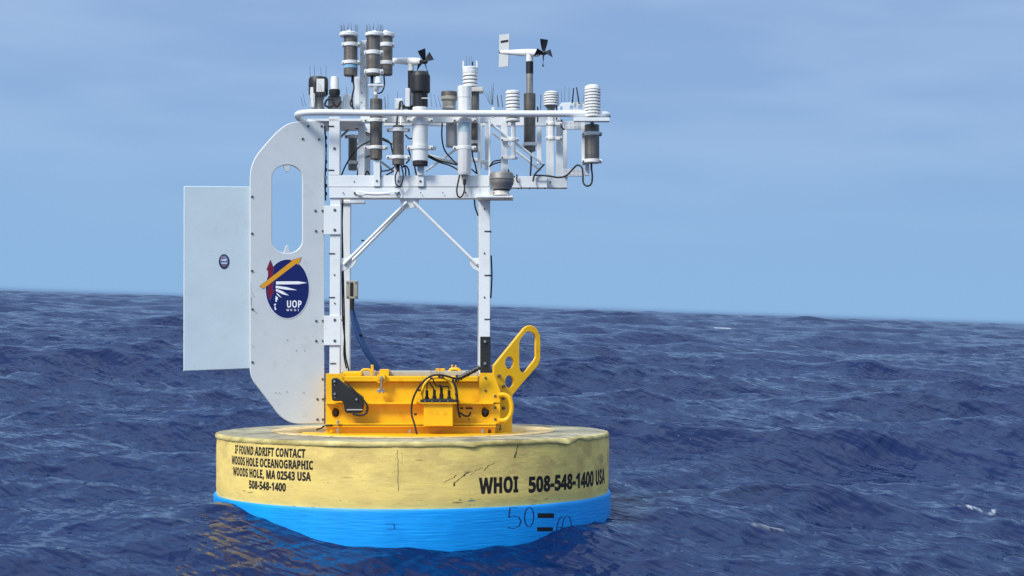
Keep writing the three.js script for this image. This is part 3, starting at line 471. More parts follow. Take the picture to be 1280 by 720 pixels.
// ------------------------------------------------------------------ tower frame
const ZF = 0.52, ZB = -0.27;
const frame = part('tower_frame', boxPx(410.6, 219.2, 612, 233.4, ZF, 0.09), M.white, buoy, 'white painted box-section tower frame');
{
  const beam = part('beam', boxPx(411.6, 234.2, 600, 247.8, ZF + 0.004, 0.094), M.white, frame);
  part('cover_plate', boxPx(411.8, 234.6, 503.3, 247.2, ZF + 0.010, 0.006, 0.001), M.white, beam);
  part('handle', [lathe([[0, 0], [0.1, 0]], 470, 0.6) && tube([[446, 241.7, 0.53], [449, 241.6, 0.56], [458, 242, 0.575], [470, 242.6, 0.575], [484, 242, 0.575], [493, 241.4, 0.56], [496, 241.3, 0.53]].map((q) => P(...q)), 0.010, 50), box(P(452, 241.8, 0.575).x, P(452, 241.8, 0.575).y, 0.57, 0.05, 0.026, 0.02), box(P(489, 241.5, 0.575).x, P(489, 241.5, 0.575).y, 0.57, 0.05, 0.026, 0.02)], M.white, beam);
  for (const [x, y, s] of [[443.5, 241.5, 1.7], [498.5, 241, 1.7], [429, 241, 0.9], [526, 241, 0.9], [553.5, 241, 0.9], [582, 241, 1.4]]) bolt(beam, x, y, ZF + 0.016, s);
  for (const [x, y, s] of [[442.8, 227, 0.9], [498, 226.6, 1.6], [525.4, 226.4, 1.6], [471, 226, 1.4]]) bolt(frame, x, y, ZF + 0.001 + (s > 1 ? 0.02 : 0), s);
  for (const [x0, x1] of [[466.8, 475.2], [492.5, 499.8], [521.6, 530]]) part('bracket', boxPx(x0, 200, x1, 233, ZF + 0.02, 0.018), M.white, frame);
  part('beam', boxPx(426, 250.6, 456, 254, ZB + 0.02, 0.06), M.white, frame); part('beam', boxPx(430, 223, 605, 236, ZB - 0.04, 0.06), M.white, frame);
  // legs
  const legs = [
    part('leg', [boxPx(411.7, 236, 425.8, 470, ZF, 0.075)], M.white, frame), part('leg', [boxPx(598.4, 234, 612.6, 470, ZF, 0.075)], M.white, frame),
    part('leg', boxPx(426, 236, 438, 468, ZB, 0.07), M.white, frame), part('leg', boxPx(596.9, 236, 608.5, 468, ZB, 0.07), M.white, frame),
    part('leg', boxPx(411, 146, 424.8, 219, ZF, 0.075), M.white, frame), part('leg', boxPx(597, 146, 600.4, 219, ZF, 0.05), M.white, frame), part('leg', boxPx(447.5, 152, 456, 222, ZF - 0.12, 0.05), M.white, frame),
  ];
  for (const [l, x, y] of [[0, 418, 343.5], [0, 418.3, 379], [1, 605.5, 261], [1, 605.5, 316.5], [1, 605.5, 371.5], [4, 418, 185.6], [1, 605.8, 430]]) bolt(legs[l], x, y, ZF + 0.001, l === 4 ? 1.9 : 1.1);
  for (const [l, x, y, d] of [[0, 411, 317, -1], [0, 411, 371.8, -1], [0, 412.5, 454.4, -1], [1, 606, 289, 1], [1, 606, 344, 1], [1, 606, 399, 1], [4, 410, 157.7, -1], [4, 410, 212.6, -1]]) part('cable_tie', d < 0 ? boxPx(x, y - 0.7, x + 7.5, y + 0.6, ZF + 0.004, 0.08, 0.001) : boxPx(x - 0.6, y - 0.6, x + 8.2, y + 0.7, ZF + 0.004, 0.08, 0.001), M.rubber, legs[l]);
  // braces with their gussets
  const g1 = part('gusset', poly([[500, 248], [524, 248], [523.6, 252], [520, 258.4], [515, 260.4], [508, 260.4], [503.4, 258.4], [500.4, 252]], ZF - 0.02, 0.016), M.white, frame);
  part('gusset', poly([[425.8, 322.4], [440, 322.4], [439, 331], [434, 336.5], [425.8, 339.4]], ZF - 0.02, 0.016), M.white, frame);
  part('gusset', poly([[598.6, 322.4], [586.8, 322.4], [588, 331], [592, 336.5], [598.6, 339.4]], ZF - 0.02, 0.016), M.white, frame);
  part('gusset', poly([[436, 318], [446, 318], [445, 328], [441, 334], [436, 336.4]], ZB + 0.02, 0.016), M.white, frame);
  part('brace', cyl(P(508.5, 252.5, ZF - 0.008), P(429.6, 330.6, ZF - 0.008), 1.9 * mpp(ZF)), M.white, frame);
  part('brace', cyl(P(516.6, 252.5, ZF - 0.008), P(596.4, 330.4, ZF - 0.008), 1.9 * mpp(ZF)), M.white, frame);
  part('brace', cyl(P(508, 257.5, ZB + 0.1), P(438, 328, ZB + 0.1), 1.9 * mpp(ZB)), M.white, frame);
  // brackets that hold the fin
  for (const [y0, y1] of [[257, 293], [394.5, 431.5]]) { const b = part('fin_bracket', [boxPx(404.6, y0, 426, y1, ZF + 0.012, 0.011, 0.002), boxPx(398, y0 + 1, 408, y1 - 1, ZF - 0.02, 0.012, 0.002)], M.white, frame); bolt(b, 418.4, y0 + 5.4, ZF + 0.013, 1.9); bolt(b, 418.4, y1 - 5.6, ZF + 0.013, 1.9); }
  const sl = part('black_splice', boxPx(600.2, 420.7, 613.2, 466, ZF + 0.02, 0.019, 0.003), M.blackPlate, frame, 'black splice plate on the right leg'); bolt(sl, 606.3, 427, ZF + 0.021, 2, M.steel, 0.012); bolt(sl, 606.3, 454.4, ZF + 0.021, 2, M.steel, 0.012);
  // right-hand outrigger
  const out = part('outrigger', [boxPx(613, 220.4, 684, 234.6, 0.42, 0.08), boxPx(684.3, 221, 709.4, 234.8, 0.36, 0.08)], M.white, frame);
  part('post', boxPx(626.4, 145, 634.8, 214, 0.44, 0.03), M.white, out); part('post', boxPx(683, 150, 692.4, 221, 0.34, 0.03), M.white, out); part('post', boxPx(695.4, 150, 704, 221, 0.36, 0.03), M.white, out);
  part('post', boxPx(610.6, 150, 613.4, 220, 0.5, 0.03), M.white, out); part('post', boxPx(702, 155, 709, 222, 0.16, 0.03), M.white, out); part('post', boxPx(597, 158, 600.6, 212, 0.28, 0.03), M.white, out); part('post', boxPx(671, 152, 677, 205, -0.2, 0.03), M.white, out);
  part('brace', cyl(P(614, 155, 0.47), P(680, 206, 0.40), 1.7 * mpp(0.45)), M.white, out); part('brace', cyl(P(616, 166, 0.2), P(676, 213, 0.2), 1.7 * mpp(0.45)), M.white, out);
  for (const [x0, y0, x1, y1] of [[705, 151.4, 731, 161.2], [704, 211, 728.6, 220]]) { const p = part('perforated_plate', boxPx(x0, y0, x1, y1, 0.38, 0.03, 0.001), M.white, out); for (let i = 0; i < 4; i++) for (let j = 0; j < 2; j++) bolt(p, x0 + 3.5 + i * 5, y0 + 2.8 + j * 4.4, 0.381, 0.5, M.bolt, 0.002); }
  for (const x of [648, 652, 662, 672, 681, 692]) bolt(out, x, 235.4, 0.4, 1.2);
  for (const [x, y] of [[688, 227.6], [626, 228]]) bolt(out, x, y, 0.421, 1.4);
  // top beams that carry the instruments
  part('beam', boxPx(452, 145.4, 613, 153, ZF - 0.06, 0.03), M.white, frame); part('beam', boxPx(480, 145, 700, 157.2, -0.1, 0.03), M.white, frame);
  part('beam', boxPx(508, 183, 545, 187.4, ZF - 0.06, 0.02), M.white, frame); part('beam', boxPx(455, 183, 484, 187, ZF - 0.06, 0.02), M.white, frame);
  part('tray', boxPx(384, 148.3, 451.4, 151.4, 0.52, 0.45, 0.002), M.white, frame);
  part('brace', cyl(P(532, 214, 0.3), P(575, 183, 0.3), 1.5 * mpp(0.3)), M.white, frame); part('brace', cyl(P(535, 194, 0.34), P(575, 205, 0.34), 1.9 * mpp(0.3)), M.white, frame);
  part('brace', cyl(P(425, 172, 0.2), P(440, 158, 0.1), 1.5 * mpp(0.3)), M.grey, frame); part('brace', cyl(P(432, 168, 0.0), P(492, 214, 0.0), 1.4 * mpp(0.3)), M.grey, frame); part('brace', cyl(P(443, 160, 0.1), P(462, 170, 0.1), 1.2 * mpp(0.3)), M.metalPale, frame); part('brace', cyl(P(590, 199, .3), P(610, 204, .3), 3 * mpp(0.3)), M.white, frame);
  part('panel', boxPx(600.8, 152, 602.6, 210, 0.2, 0.02), M.white, frame); part('panel', boxPx(606, 152, 610.6, 212, 0.2, 0.02), M.white, frame); part('panel', boxPx(456, 155, 463, 222, 0.05, 0.02), M.white, frame);
}
// rail round the top
{
  const a = P(372, 141, 0.64), b = P(752, 142.6, 0.64), r = 4.1 * mpp(0.64);
  const rail = part('top_rail', [tube([new THREE.Vector3(a.x + 0.06, a.y, -0.2), new THREE.Vector3(a.x - 0.02, a.y, 0.42), new THREE.Vector3(a.x - 0.004, a.y, 0.58), new THREE.Vector3(a.x + 0.05, a.y, 0.638), ...[0.25, 0.5, 0.75].map((t) => a.clone().lerp(b, t)), new THREE.Vector3(b.x - 0.02, b.y, 0.638), new THREE.Vector3(b.x + 0.035, b.y, 0.61), new THREE.Vector3(b.x + 0.045, b.y, 0.56), new THREE.Vector3(b.x + 0.03, b.y, 0.45)], r, 160, 16)], M.white, buoy, 'white bent pipe rail round the top of the tower');
  part('rail_plate', boxPx(717, 146.8, 762.4, 151.6, 0.70, 0.05, 0.004), M.white, rail);
  part('rail_collar', can(614.4, 619, 134.4, 147, 0.64, 0.5), M.white, rail);
  const lug = part('lug_plate', poly([[698, 140], [698, 134], [702, 128.5], [726, 127.6], [731, 131], [731, 140]], 0.5, 0.012, [oval(714.5, 134, 3, 3.2), oval(724.8, 134, 3, 3.2), oval(701.5, 135.4, 2.4, 3)]), M.white, rail);
  for (const [x0, y0, x1, y1] of [[715.4, 129, 717, 110], [724, 130, 720.6, 109]]) part('spike', cyl(P(x0, y0, 0.52), P(x1, y1, 0.52), 0.0055, 0.004, 7), M.rubber, lug);
  wires(rail, [[379, 133, 376, 121, .6], [382, 132, 378.5, 116, .6], [614.6, 131, 612, 114, .6], [613, 131, 609, 115, .6], [616, 131, 616.8, 103, .6], [612, 129, 604, 113, .6], [615, 131, 614.5, 108, .6], [624, 134, 621.6, 119, .6], [628, 134, 626.6, 118, .6], [676, 136, 675.6, 118, .5], [698, 130, 697.5, 112, .5], [702, 127, 701.5, 112, .5], [706, 127, 706, 108, .5], [711, 127, 711.5, 109, .5], [729, 127, 731, 114, .5], [482, 135, 481, 121, .4], [485, 135, 485, 118, .4], [497, 130, 497, 114, .3], [540, 134, 538, 116, .3], [546, 134, 542.5, 118, .3], [551, 134, 547, 119, .3]], 0.3);
  wires(rail, [[622.6, 134, 621.4, 119, .61], [628.4, 134, 626.4, 119, .61], [675.4, 137, 676.2, 119, .6], [481.6, 136, 481, 121, .6], [615.4, 131, 616.6, 110, .62]], 0.6);
}

// ------------------------------------------------------------------ fin and rudder
{
  const pl = plane(P(405.5, 340, 0.50), 18);
  const slot = [...Array.from({ length: 15 }, (_, i) => [359 - 19 * Math.cos(i / 14 * Math.PI), 222.5 - 16.5 * Math.sin(i / 14 * Math.PI)]), ...Array.from({ length: 15 }, (_, i) => [359 + 19 * Math.cos(i / 14 * Math.PI), 300 + 16.5 * Math.sin(i / 14 * Math.PI)])];
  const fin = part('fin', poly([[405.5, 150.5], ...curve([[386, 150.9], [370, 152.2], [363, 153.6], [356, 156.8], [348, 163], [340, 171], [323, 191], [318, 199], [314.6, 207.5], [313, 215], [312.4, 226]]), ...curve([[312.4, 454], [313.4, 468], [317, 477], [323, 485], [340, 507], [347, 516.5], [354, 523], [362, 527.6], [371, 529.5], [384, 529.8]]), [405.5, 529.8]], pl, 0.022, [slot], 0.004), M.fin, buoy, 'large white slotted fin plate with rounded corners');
  const inner = { ...pl, o: pl.o.clone().addScaledVector(pl.n, -0.003) };
  for (const s of [[[353.4, 205], [363.4, 205], [362.6, 211.6], [360.4, 214.6], [357.6, 214.4], [356.6, 211.6]], [[353, 318], [363, 318], [361.4, 311], [361, 307.4], [358.8, 306.4], [356.6, 309], [356, 313]]]) part('hook', poly(s, inner, 0.016, [], 0.002), M.fin, fin);
  const z7 = ([x, y]) => [215 + x / 3.512, 140 + y / 3.512], z8 = ([x, y]) => [215 + x / 3.2, 310 + y / 3.2];
  for (const q of [[598, 62], [657, 62], [574, 118], [645, 120], [630, 434], [661, 434], [632, 523], [662, 523], [352, 372], [352, 534], [352, 698]]) bolt(fin, ...z7(q), pl, 1.7);
  for (const q of [[322, 245], [322, 457], [577, 292], [604, 292], [577, 372], [604, 372], [603, 525], [582, 605], [604, 605], [582, 686], [604, 686]]) bolt(fin, ...z8(q), pl, 1.7);
  for (const q of [[415, 578], [430, 580], [460, 575], [460, 368], [497, 410], [530, 410], [323, 392], [527, 578]]) bolt(fin, ...z8(q), pl, 0.5);
  function decal(name, cv, x0, y0, x1, y1, pln, parent, lift, label) {
    const a = hit(x0, y0, pln), b = hit(x1, y0, pln), c = hit(x0, y1, pln), d = hit(x1, y1, pln);
    const g = new THREE.BufferGeometry(), v = [a, b, c, d].map((q) => q.addScaledVector(pln.n, lift));
    g.setAttribute('position', new THREE.Float32BufferAttribute(v.flatMap((q) => [q.x, q.y, q.z]), 3)); g.setAttribute('uv', new THREE.Float32BufferAttribute([0, 1, 1, 1, 0, 0, 1, 0], 2)); g.setIndex([0, 2, 1, 1, 2, 3]); g.computeVertexNormals();
    const t = new THREE.CanvasTexture(cv); t.colorSpace = THREE.SRGBColorSpace;
    const m = new THREE.Mesh(g, new THREE.MeshStandardMaterial({ map: t, alphaTest: 0.5, roughness: 0.4, side: THREE.DoubleSide })); m.name = name; m.castShadow = false; m.receiveShadow = true; if (label) m.userData.label = label; parent.add(m);
  }
  { // round emblem
    const cv = document.createElement('canvas'); cv.width = 720; cv.height = 800; const c = cv.getContext('2d'), k = 10 / 7.2;
    c.translate(-20 * 10, -10 * 10); c.scale(k, k);          // now in the zoom's own pixels: window 300..420, 310..410
    const pg = (pts, f, s, w) => { c.beginPath(); pts.forEach(([x, y], i) => i ? c.lineTo(x, y) : c.moveTo(x, y)); c.closePath(); c.fillStyle = f; c.fill(); if (s) { c.strokeStyle = s; c.lineWidth = w; c.stroke(); } };
    c.fillStyle = '#e8ecf2'; c.beginPath(); c.ellipse(425, 368, 201, 270, 0, 0, 7); c.fill(); c.fillStyle = '#0a1c62'; c.beginPath(); c.ellipse(425, 368, 195, 264, 0, 0, 7); c.fill();
    pg([[272, 108], [308, 198], [292, 202], [302, 290], [290, 375], [308, 378], [268, 478], [236, 382], [256, 372], [250, 300], [252, 205], [238, 195]], '#7c1630', '#4b4a86', 3);
    pg([[322, 302], [525, 301], [604, 314], [525, 328], [322, 330]], '#fff'); pg([[320, 340], [420, 354], [515, 381], [420, 378], [318, 362]], '#fff'); pg([[322, 368], [380, 390], [440, 430], [380, 418], [320, 388]], '#fff'); pg([[324, 402], [345, 418], [374, 452], [346, 436], [330, 420]], '#fff');
    pg([[318, 432], [338, 446], [340, 470], [328, 466], [330, 488], [316, 484]], '#fff'); pg([[302, 510], [318, 500], [324, 512], [310, 522]], '#fff'); pg([[306, 532], [316, 524], [320, 538], [326, 556], [312, 560]], '#fff');
    pg([[176, 344], [462, 118], [456, 110], [552, 84], [520, 158], [508, 140], [210, 368]], '#eba41c', '#0a1c62', 2);
    c.fillStyle = '#fff'; c.textBaseline = 'alphabetic'; c.save(); c.translate(415, 536); c.font = 'bold 88px sans-serif'; c.scale(140 / c.measureText('UOP').width, 1); c.fillText('UOP', 0, 0); c.restore();
    c.font = 'bold 26px sans-serif'; ['W', 'H', 'O', 'I'].forEach((ch, i) => c.fillText(ch, 416 + i * 34, 568));
    decal('emblem', cv, 320, 320, 392, 400, pl, fin, 0.002, 'round navy emblem with orange arrow');
  }
  { // scuffs, scratched into the paint
    const cv = document.createElement('canvas'); cv.width = 480; cv.height = 520; const c = cv.getContext('2d'); c.strokeStyle = '#20242a'; c.lineCap = 'round';
    for (const [w, ...pts] of [[4, [6, 120], [10, 220], [4, 300], [8, 380]], [5, [12, 300], [34, 310], [14, 345], [30, 380], [10, 420]], [4, [44, 240], [110, 300]], [4, [100, 470], [180, 505]]]) { c.lineWidth = w; c.beginPath(); pts.forEach(([x, y], i) => i ? c.lineTo(x, y) : c.moveTo(x, y)); c.stroke(); }
    decal('scratches', cv, 313, 342, 337, 394, pl, fin, 0.0016);
  }
  const rp = plane(P(314, 350, 0.625), 20); rp.o.addScaledVector(rp.n, 0.0);
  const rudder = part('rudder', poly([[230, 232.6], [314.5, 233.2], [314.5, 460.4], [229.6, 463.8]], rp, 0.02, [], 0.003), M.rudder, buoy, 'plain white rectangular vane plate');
  const cv = document.createElement('canvas'); cv.width = 130; cv.height = 180; const c = cv.getContext('2d');
  c.fillStyle = '#2b2f3d'; c.beginPath(); c.ellipse(65, 90, 64, 89, 0, 0, 7); c.fill(); c.fillStyle = '#6c8fc0'; c.beginPath(); c.ellipse(65, 84, 46, 66, 0, 0, 7); c.fill();
  c.fillStyle = '#b93a3c'; c.fillRect(26, 40, 30, 16); c.fillRect(78, 44, 26, 14); c.fillStyle = '#f0f2f5'; c.fillRect(40, 66, 52, 14); c.fillRect(30, 104, 70, 10); c.fillStyle = '#24406e'; c.fillRect(34, 84, 62, 16); c.fillStyle = '#f0f2f5'; for (let i = 0; i < 20; i++) c.fillRect(20 + R0() * 86, 30 + R0() * 118, 6, 6); c.fillStyle = '#7b2430'; c.fillRect(36, 128, 56, 14);
  decal('seal', cv, 273.4, 317.6, 286.8, 336.2, rp, rudder, 0.002, 'small oval seal');
}

// ------------------------------------------------------------------ instruments
{
  const mast = part('instrument_mast', [boxPx(450, 50.5, 457.4, 150, 0.30, 0.05), boxPx(457, 49, 460, 150, 0.28, 0.06)], M.white, buoy, 'white channel mast between the tall canisters');
  for (let i = 0; i < 7; i++) { bolt(mast, 452, 56 + i * 12, 0.301, 0.6); bolt(mast, 455.4, 60 + i * 12, 0.301, 0.6); }
  part('panel', boxPx(443, 96, 450, 140, 0.22, 0.02), M.white, mast);
  const A = canister('data_canister', 'dark metal canister with blue band and spiked white cap', 429.7, 447, 45, 95, 0.36, [[54, 58.6, 427.4, 450.4], [76.4, 80.8, 427.4, 450.4]], { cap: [424, 448.4, 41, 46], spikes: 30.6 });
  part('band', can(429.5, 447.2, 81.8, 85.6, 0.36, 0.1), M.blueTape, A); part('connector', can(439, 442.6, 95, 103, 0.36, 0.4), M.rubber, A);
  cable('cable', [[441, 100, .36], [442.5, 110, .36], [440, 121, .34], [441, 134, .34]], 1, M.rubber, A);
  const C = canister('data_canister', 'dark metal canister behind the middle tall one', 475.2, 490.8, 46.8, 94, 0.16, [[54, 59, 473, 493], [76.8, 81.4, 473, 493]], { cap: [474, 491, 41.4, 46.4], spikes: 40 });
  const B = canister('data_canister', 'tall dark metal canister with spiked white cap beside mast', 458, 475.4, 45.8, 95, 0.40, [[63.8, 68.8, 455.6, 479.4], [87.4, 92.4, 455.6, 479.4]], { cap: [456, 480, 41.4, 46], spikes: 30.6 });
  part('connector', can(463, 467, 95, 104, 0.40, 0.4), M.rubber, B); cable('cable', [[480, 95, .2], [480.4, 107, .2], [477, 115, .25], [472, 117, .3]], 1, M.rubber, C);
  const D = canister('data_canister', 'long dark metal canister behind the rail', 462.4, 478, 123.6, 199.2, 0.52, [[148.4, 153, 455, 484.4], [182.6, 186.8, 455, 484.4]]);
  part('sensor_cone', [lathe([[0, 96], [3.4, 96], [4.6, 104], [0, 104]], 473, 0.5), boxPx(460, 105.4, 479.6, 107.4, 0.53, 0.06), lathe([[0, 107], [5.6, 107.4], [4.4, 112], [2.4, 115], [2.6, 119], [0, 119]], 469.5, 0.5)], M.plastic, D); part('neck', can(466.6, 472, 118, 124, 0.5, 0.4), M.metalPale, D);
  loop(D, 470.4, 199, 227, 8, 0.52);
  const E = canister('data_canister', 'short dark metal canister hanging below the rail', 490.8, 504.8, 157, 206, 0.56, [[160, 164.8, 483, 512.6], [194.6, 199, 483, 512.6]]);
  part('base_ring', can(490.2, 505.4, 199, 206, 0.56, 0.5), M.metal, E); loop(E, 497.2, 206, 233.5, 9, 0.56);
  cable('cable', [[496, 157, .56], [496.6, 148, .54], [498.4, 140, .5], [500, 128, .45]], 1.3, M.rubber, E); cable('cable', [[501, 157, .55], [501.4, 146, .52], [502, 134, .45]], 1.1, M.plastic, E);
  canister('data_canister', 'small dark metal canister beside the left leg', 435.4, 446.4, 171, 213, 0.12, [[169, 173, 431, 448], [201.4, 205.4, 437, 449]]);
  // black head on a white tube
  const T = part('sensor_tube', [can(515.5, 535, 134, 202, 0.56), lathe([[0, 152], [10.8, 152], [10.8, 156.4], [0, 156.4]], 525.2, 0.56), lathe([[0, 182], [10.8, 182], [10.8, 187], [0, 187]], 525.2, 0.56)], M.plastic, buoy, 'white tube with large black head behind the rail');
  part('sensor_head', [lathe([[0, 90], [9.4, 90], [12.2, 94.6], [12.4, 96], [12.4, 115], [11, 116], [0, 116]], 525.4, 0.56), can(516.2, 534.8, 115, 136, 0.56)], M.black, T); part('stripe', boxPx(523.6, 122, 535, 123.2, 0.608, 0.003, 0), M.plastic, T);
  part('foot', can(515.8, 534.8, 201.4, 207.4, 0.56, 0.6), M.rubber, T); part('stem', boxPx(521.8, 207, 530, 219, 0.55, 0.03), M.white, T);
  clamp(T, 508.8, 541.6, 525.2, 9.8, 148.6, 152.6, 0.555, 0.06); clamp(T, 508.8, 541.6, 525.2, 9.8, 182.8, 187.2, 0.555, 0.06);
  const arm = part('mounting_arm', boxPx(503, 131, 518, 134.6, 0.5, 0.05), M.rubber, T); part('post', [boxPx(506.7, 110, 512.4, 133, 0.52, 0.04), boxPx(512.6, 116, 515.4, 133, 0.5, 0.03)], M.white, arm);
  part('block', boxPx(493.4, 123, 503.4, 136, 0.45, 0.04), M.white, arm); cable('cable', [[499.6, 135, .5], [499.8, 128, .5], [501.6, 126.4, .5], [503.4, 130, .5], [504, 140, .5], [508, 146, .48]], 0.9, M.rubber, arm);
  // white tube with print
  const H = part('sensor_tube', [lathe([[0, 108], [8.4, 108], [8.9, 108.6], [8.9, 122.2], [8.5, 122.6], [8.5, 216], [7, 218.8], [0, 219]], 580.8, 0.56), can(571.8, 589.8, 150, 154.6, 0.56)], M.plastic, buoy, 'slim white tube with small blue print');
  part('collar', [can(576.6, 585.6, 219, 221.4, 0.56, 0.4), can(577.4, 584.4, 221, 224, 0.56, 0.3)], M.metalPale, H); clamp(H, 566.4, 595.6, 580.8, 8.6, 148.4, 152.6, 0.555, 0.07); clamp(H, 566.4, 595.6, 580.8, 8.6, 183, 187.4, 0.555, 0.07);
  { const cv = document.createElement('canvas'); cv.width = 128; cv.height = 128; const c = cv.getContext('2d'); c.fillStyle = '#c3d3d6'; c.fillRect(0, 0, 128, 128); c.fillStyle = '#7fb0c4'; for (let r = 0; r < 4; r++) for (let i = 0; i < 7; i++) if (R0() > 0.15) c.fillRect(8 + i * 16, 8 + r * 26, 12, 14); c.fillStyle = '#8aa0a6'; c.fillRect(0, 112, 128, 5);
    const g = new THREE.CylinderGeometry(8.7 * mpp(0.56), 8.7 * mpp(0.56), 11.5 * mpp(0.56), 20, 1, true, -0.95, 1.9), q = P(580.8, 160, 0.56); g.translate(q.x, q.y, q.z); const t = new THREE.CanvasTexture(cv); t.colorSpace = THREE.SRGBColorSpace; const m = new THREE.Mesh(g, new THREE.MeshStandardMaterial({ map: t, roughness: 0.5 })); m.name = 'printed_label'; m.castShadow = m.receiveShadow = true; H.add(m); }
  part('connector', can(578.6, 582.6, 224, 231, 0.57, 0.3), M.rubber, H);
  cable('cable', [[574.8, 218, .57], [572.4, 229, .58], [571, 239, .58], [573, 246, .58], [576.6, 246, .58], [580, 240, .58], [580.8, 229, .57]], 1, M.rubber, H);
  canister('data_canister', 'dark canister half hidden behind the printed white tube', 588.6, 599, 112, 190, 0.40, [[176, 180, 586, 600]]);
  // radiation shields
  const G = shield('small white plated shield with upright prongs above the printed tube', 578, 597.2, 84, 109, 0.40, 5); part('shield_head', can(578, 597, 85, 92.6, 0.40, 0.6), M.plastic, G);
  for (const [x0, x1] of [[578, 580], [595, 597]]) part('prong', boxPx(x0, 76, x1, 86, 0.41, 0.01, 0.001), M.plastic, G);
  part('probe', can(589.6, 591.6, 77, 85, 0.42, 0.3), M.rubber, G); part('bracket', boxPx(580, 108.6, 603.6, 114, 0.45, 0.1), M.cream, G); wires(G, [[583, 86, 583.5, 70, .4], [587, 86, 586.6, 71, .4], [590, 86, 589.4, 70, .4]], 0.22);
  const I = shield('cream plated shield on a slim white stem', 631.8, 650.2, 113.8, 152, 0.46, 8);
  part('stem', can(638.4, 644.4, 152, 195, 0.46, 0.3), M.plastic, I); clamp(I, 625.6, 649, 641.4, 3, 172.6, 176.8, 0.46, 0.03); clamp(I, 625.6, 647, 641.4, 3, 195, 199, 0.46, 0.03);
  const J = shield('short cream plated shield on a grey funnel', 679.2, 698.4, 113.6, 132, 0.42, 5, 1);
  part('funnel', lathe([[0, 131], [8, 131.5], [4.8, 136], [4, 140], [0, 140]], 688.6, 0.42), M.metalPale, J); part('stem', can(684.4, 693.2, 138, 172, 0.42), M.plastic, J); clamp(J, 682, 703, 688.8, 4.4, 153, 157, 0.42, 0.03); clamp(J, 682, 703, 688.8, 4.4, 171, 175.2, 0.42, 0.03);
  part('bolt_row', [can(695, 696.6, 131, 150, 0.42, 0.2)], M.rubber, J);
  shield('largest white plated shield with domed cap at the rail end', 730.4, 751, 105.6, 146, 0.64, 9, 1);
  // canister under the big shield
  const L = canister('data_canister', 'dark metal canister under the domed shield', 730.6, 749.2, 156, 203.6, 0.56, [[165.4, 169.8, 727, 752.4], [199.4, 203.8, 727, 752.4]]);
  part('neck', [can(737.4, 742.6, 151.4, 154.4, 0.56, 0.3), can(738.4, 741.6, 153.6, 156.4, 0.56, 0.2)], M.bolt, L); part('bracket', [boxPx(727.2, 151.4, 731.6, 206, 0.55, 0.03), boxPx(731, 203, 736.6, 219.4, 0.5, 0.03)], M.white, L);
  part('connector', can(738, 740.6, 204, 213, 0.56, 0.3), M.rubber, L);
  cable('cable', [[739.4, 211, .56], [740.4, 222, .56], [738.6, 230.4, .56], [734, 232.6, .56], [729.4, 229, .54], [728.6, 218, .52], [727, 209, .5], [721.6, 206.4, .48], [716, 211.4, .46], [708, 219.4, .45], [699, 221.8, .45], [686, 220, .45], [668, 219, .45]], 1.15, M.rubber, L);
  // rain gauge
  const Q = part('rain_gauge', [lathe([[0, 121], [10.4, 121], [10.4, 125], [8.6, 126], [8, 134], [0, 134.5]], 561.4, 0.36)], M.beige, buoy, 'beige rain gauge with dark glassy collector');
  part('housing', can(557.4, 571.5, 152, 184, 0.38), M.grey, Q);
  part('collector', lathe([[0, 115], [10, 115], [10.3, 121], [0, 121]], 561.4, 0.36), M.metal, Q); part('screen', can(552, 570, 133.6, 136.4, 0.36, 0.4), M.cream, Q);
  // grey lamp-like sensor at the corner
  const V = part('corner_sensor', lathe([[0, 215.4], [13, 215.6], [14.8, 217.4], [15.4, 223], [15.6, 226], [15, 230], [12.4, 235], [11.6, 237], [0, 237]], 627, 0.60), M.metalPale, buoy, 'round grey weathered sensor at the corner of the frame');
  part('groove', can(611.4, 642.8, 223.6, 226.4, 0.60, 0.6), M.lens, V); part('collar', can(616.6, 637.6, 235, 238.4, 0.60, 0.5), M.rubber, V); part('mount', [lathe([[0, 238], [9, 238], [11.4, 244.6], [0, 244.6]], 626.4, 0.60), boxPx(612.4, 238.6, 617, 245, 0.64, 0.1)], M.cream, V); part('shelf', boxPx(596, 244.6, 641.4, 247, 0.66, 0.2), M.white, V);
  for (const x of [631, 636]) bolt(V, x, 248, 0.65, 1);
  // wind monitors
  function monitor(label, nose, hub, zc, yaw, post, vane) {
    const k = mpp(zc), root = new THREE.Group(), c = P(hub[0], hub[1], zc);
    root.name = 'wind_monitor'; root.userData.label = label; root.position.copy(c); root.rotation.y = -yaw; const TIP = -8 * RAD; buoy.add(root);   // +x of the group runs from the tail to the nose
    const prof = [[0.001, -0.36], [0.009, -0.36], [0.012, -0.34], [0.024, -0.17], [0.0255, -0.13], [0.0262, -0.12], [0.0262, -0.05], [0.0245, -0.035], [0.017, -0.022], [0.001, -0.02]].map(([r, x]) => new THREE.Vector2(r, x));
    part('body', toCreasedNormals(new THREE.LatheGeometry(prof, 24), 0.5).rotateZ(-Math.PI / 2 + TIP), M.plastic, root);
    part('joint', new THREE.TorusGeometry(0.0258, 0.0012, 6, 28).rotateY(Math.PI / 2).translate(-0.125, 0, 0).rotateZ(TIP), M.grey, root);
    const pr = [new THREE.SphereGeometry(0.017, 16, 10).scale(1.5, 1, 1), new THREE.CylinderGeometry(0.012, 0.016, 0.03, 12).rotateZ(Math.PI / 2).translate(-0.02, 0, 0)];
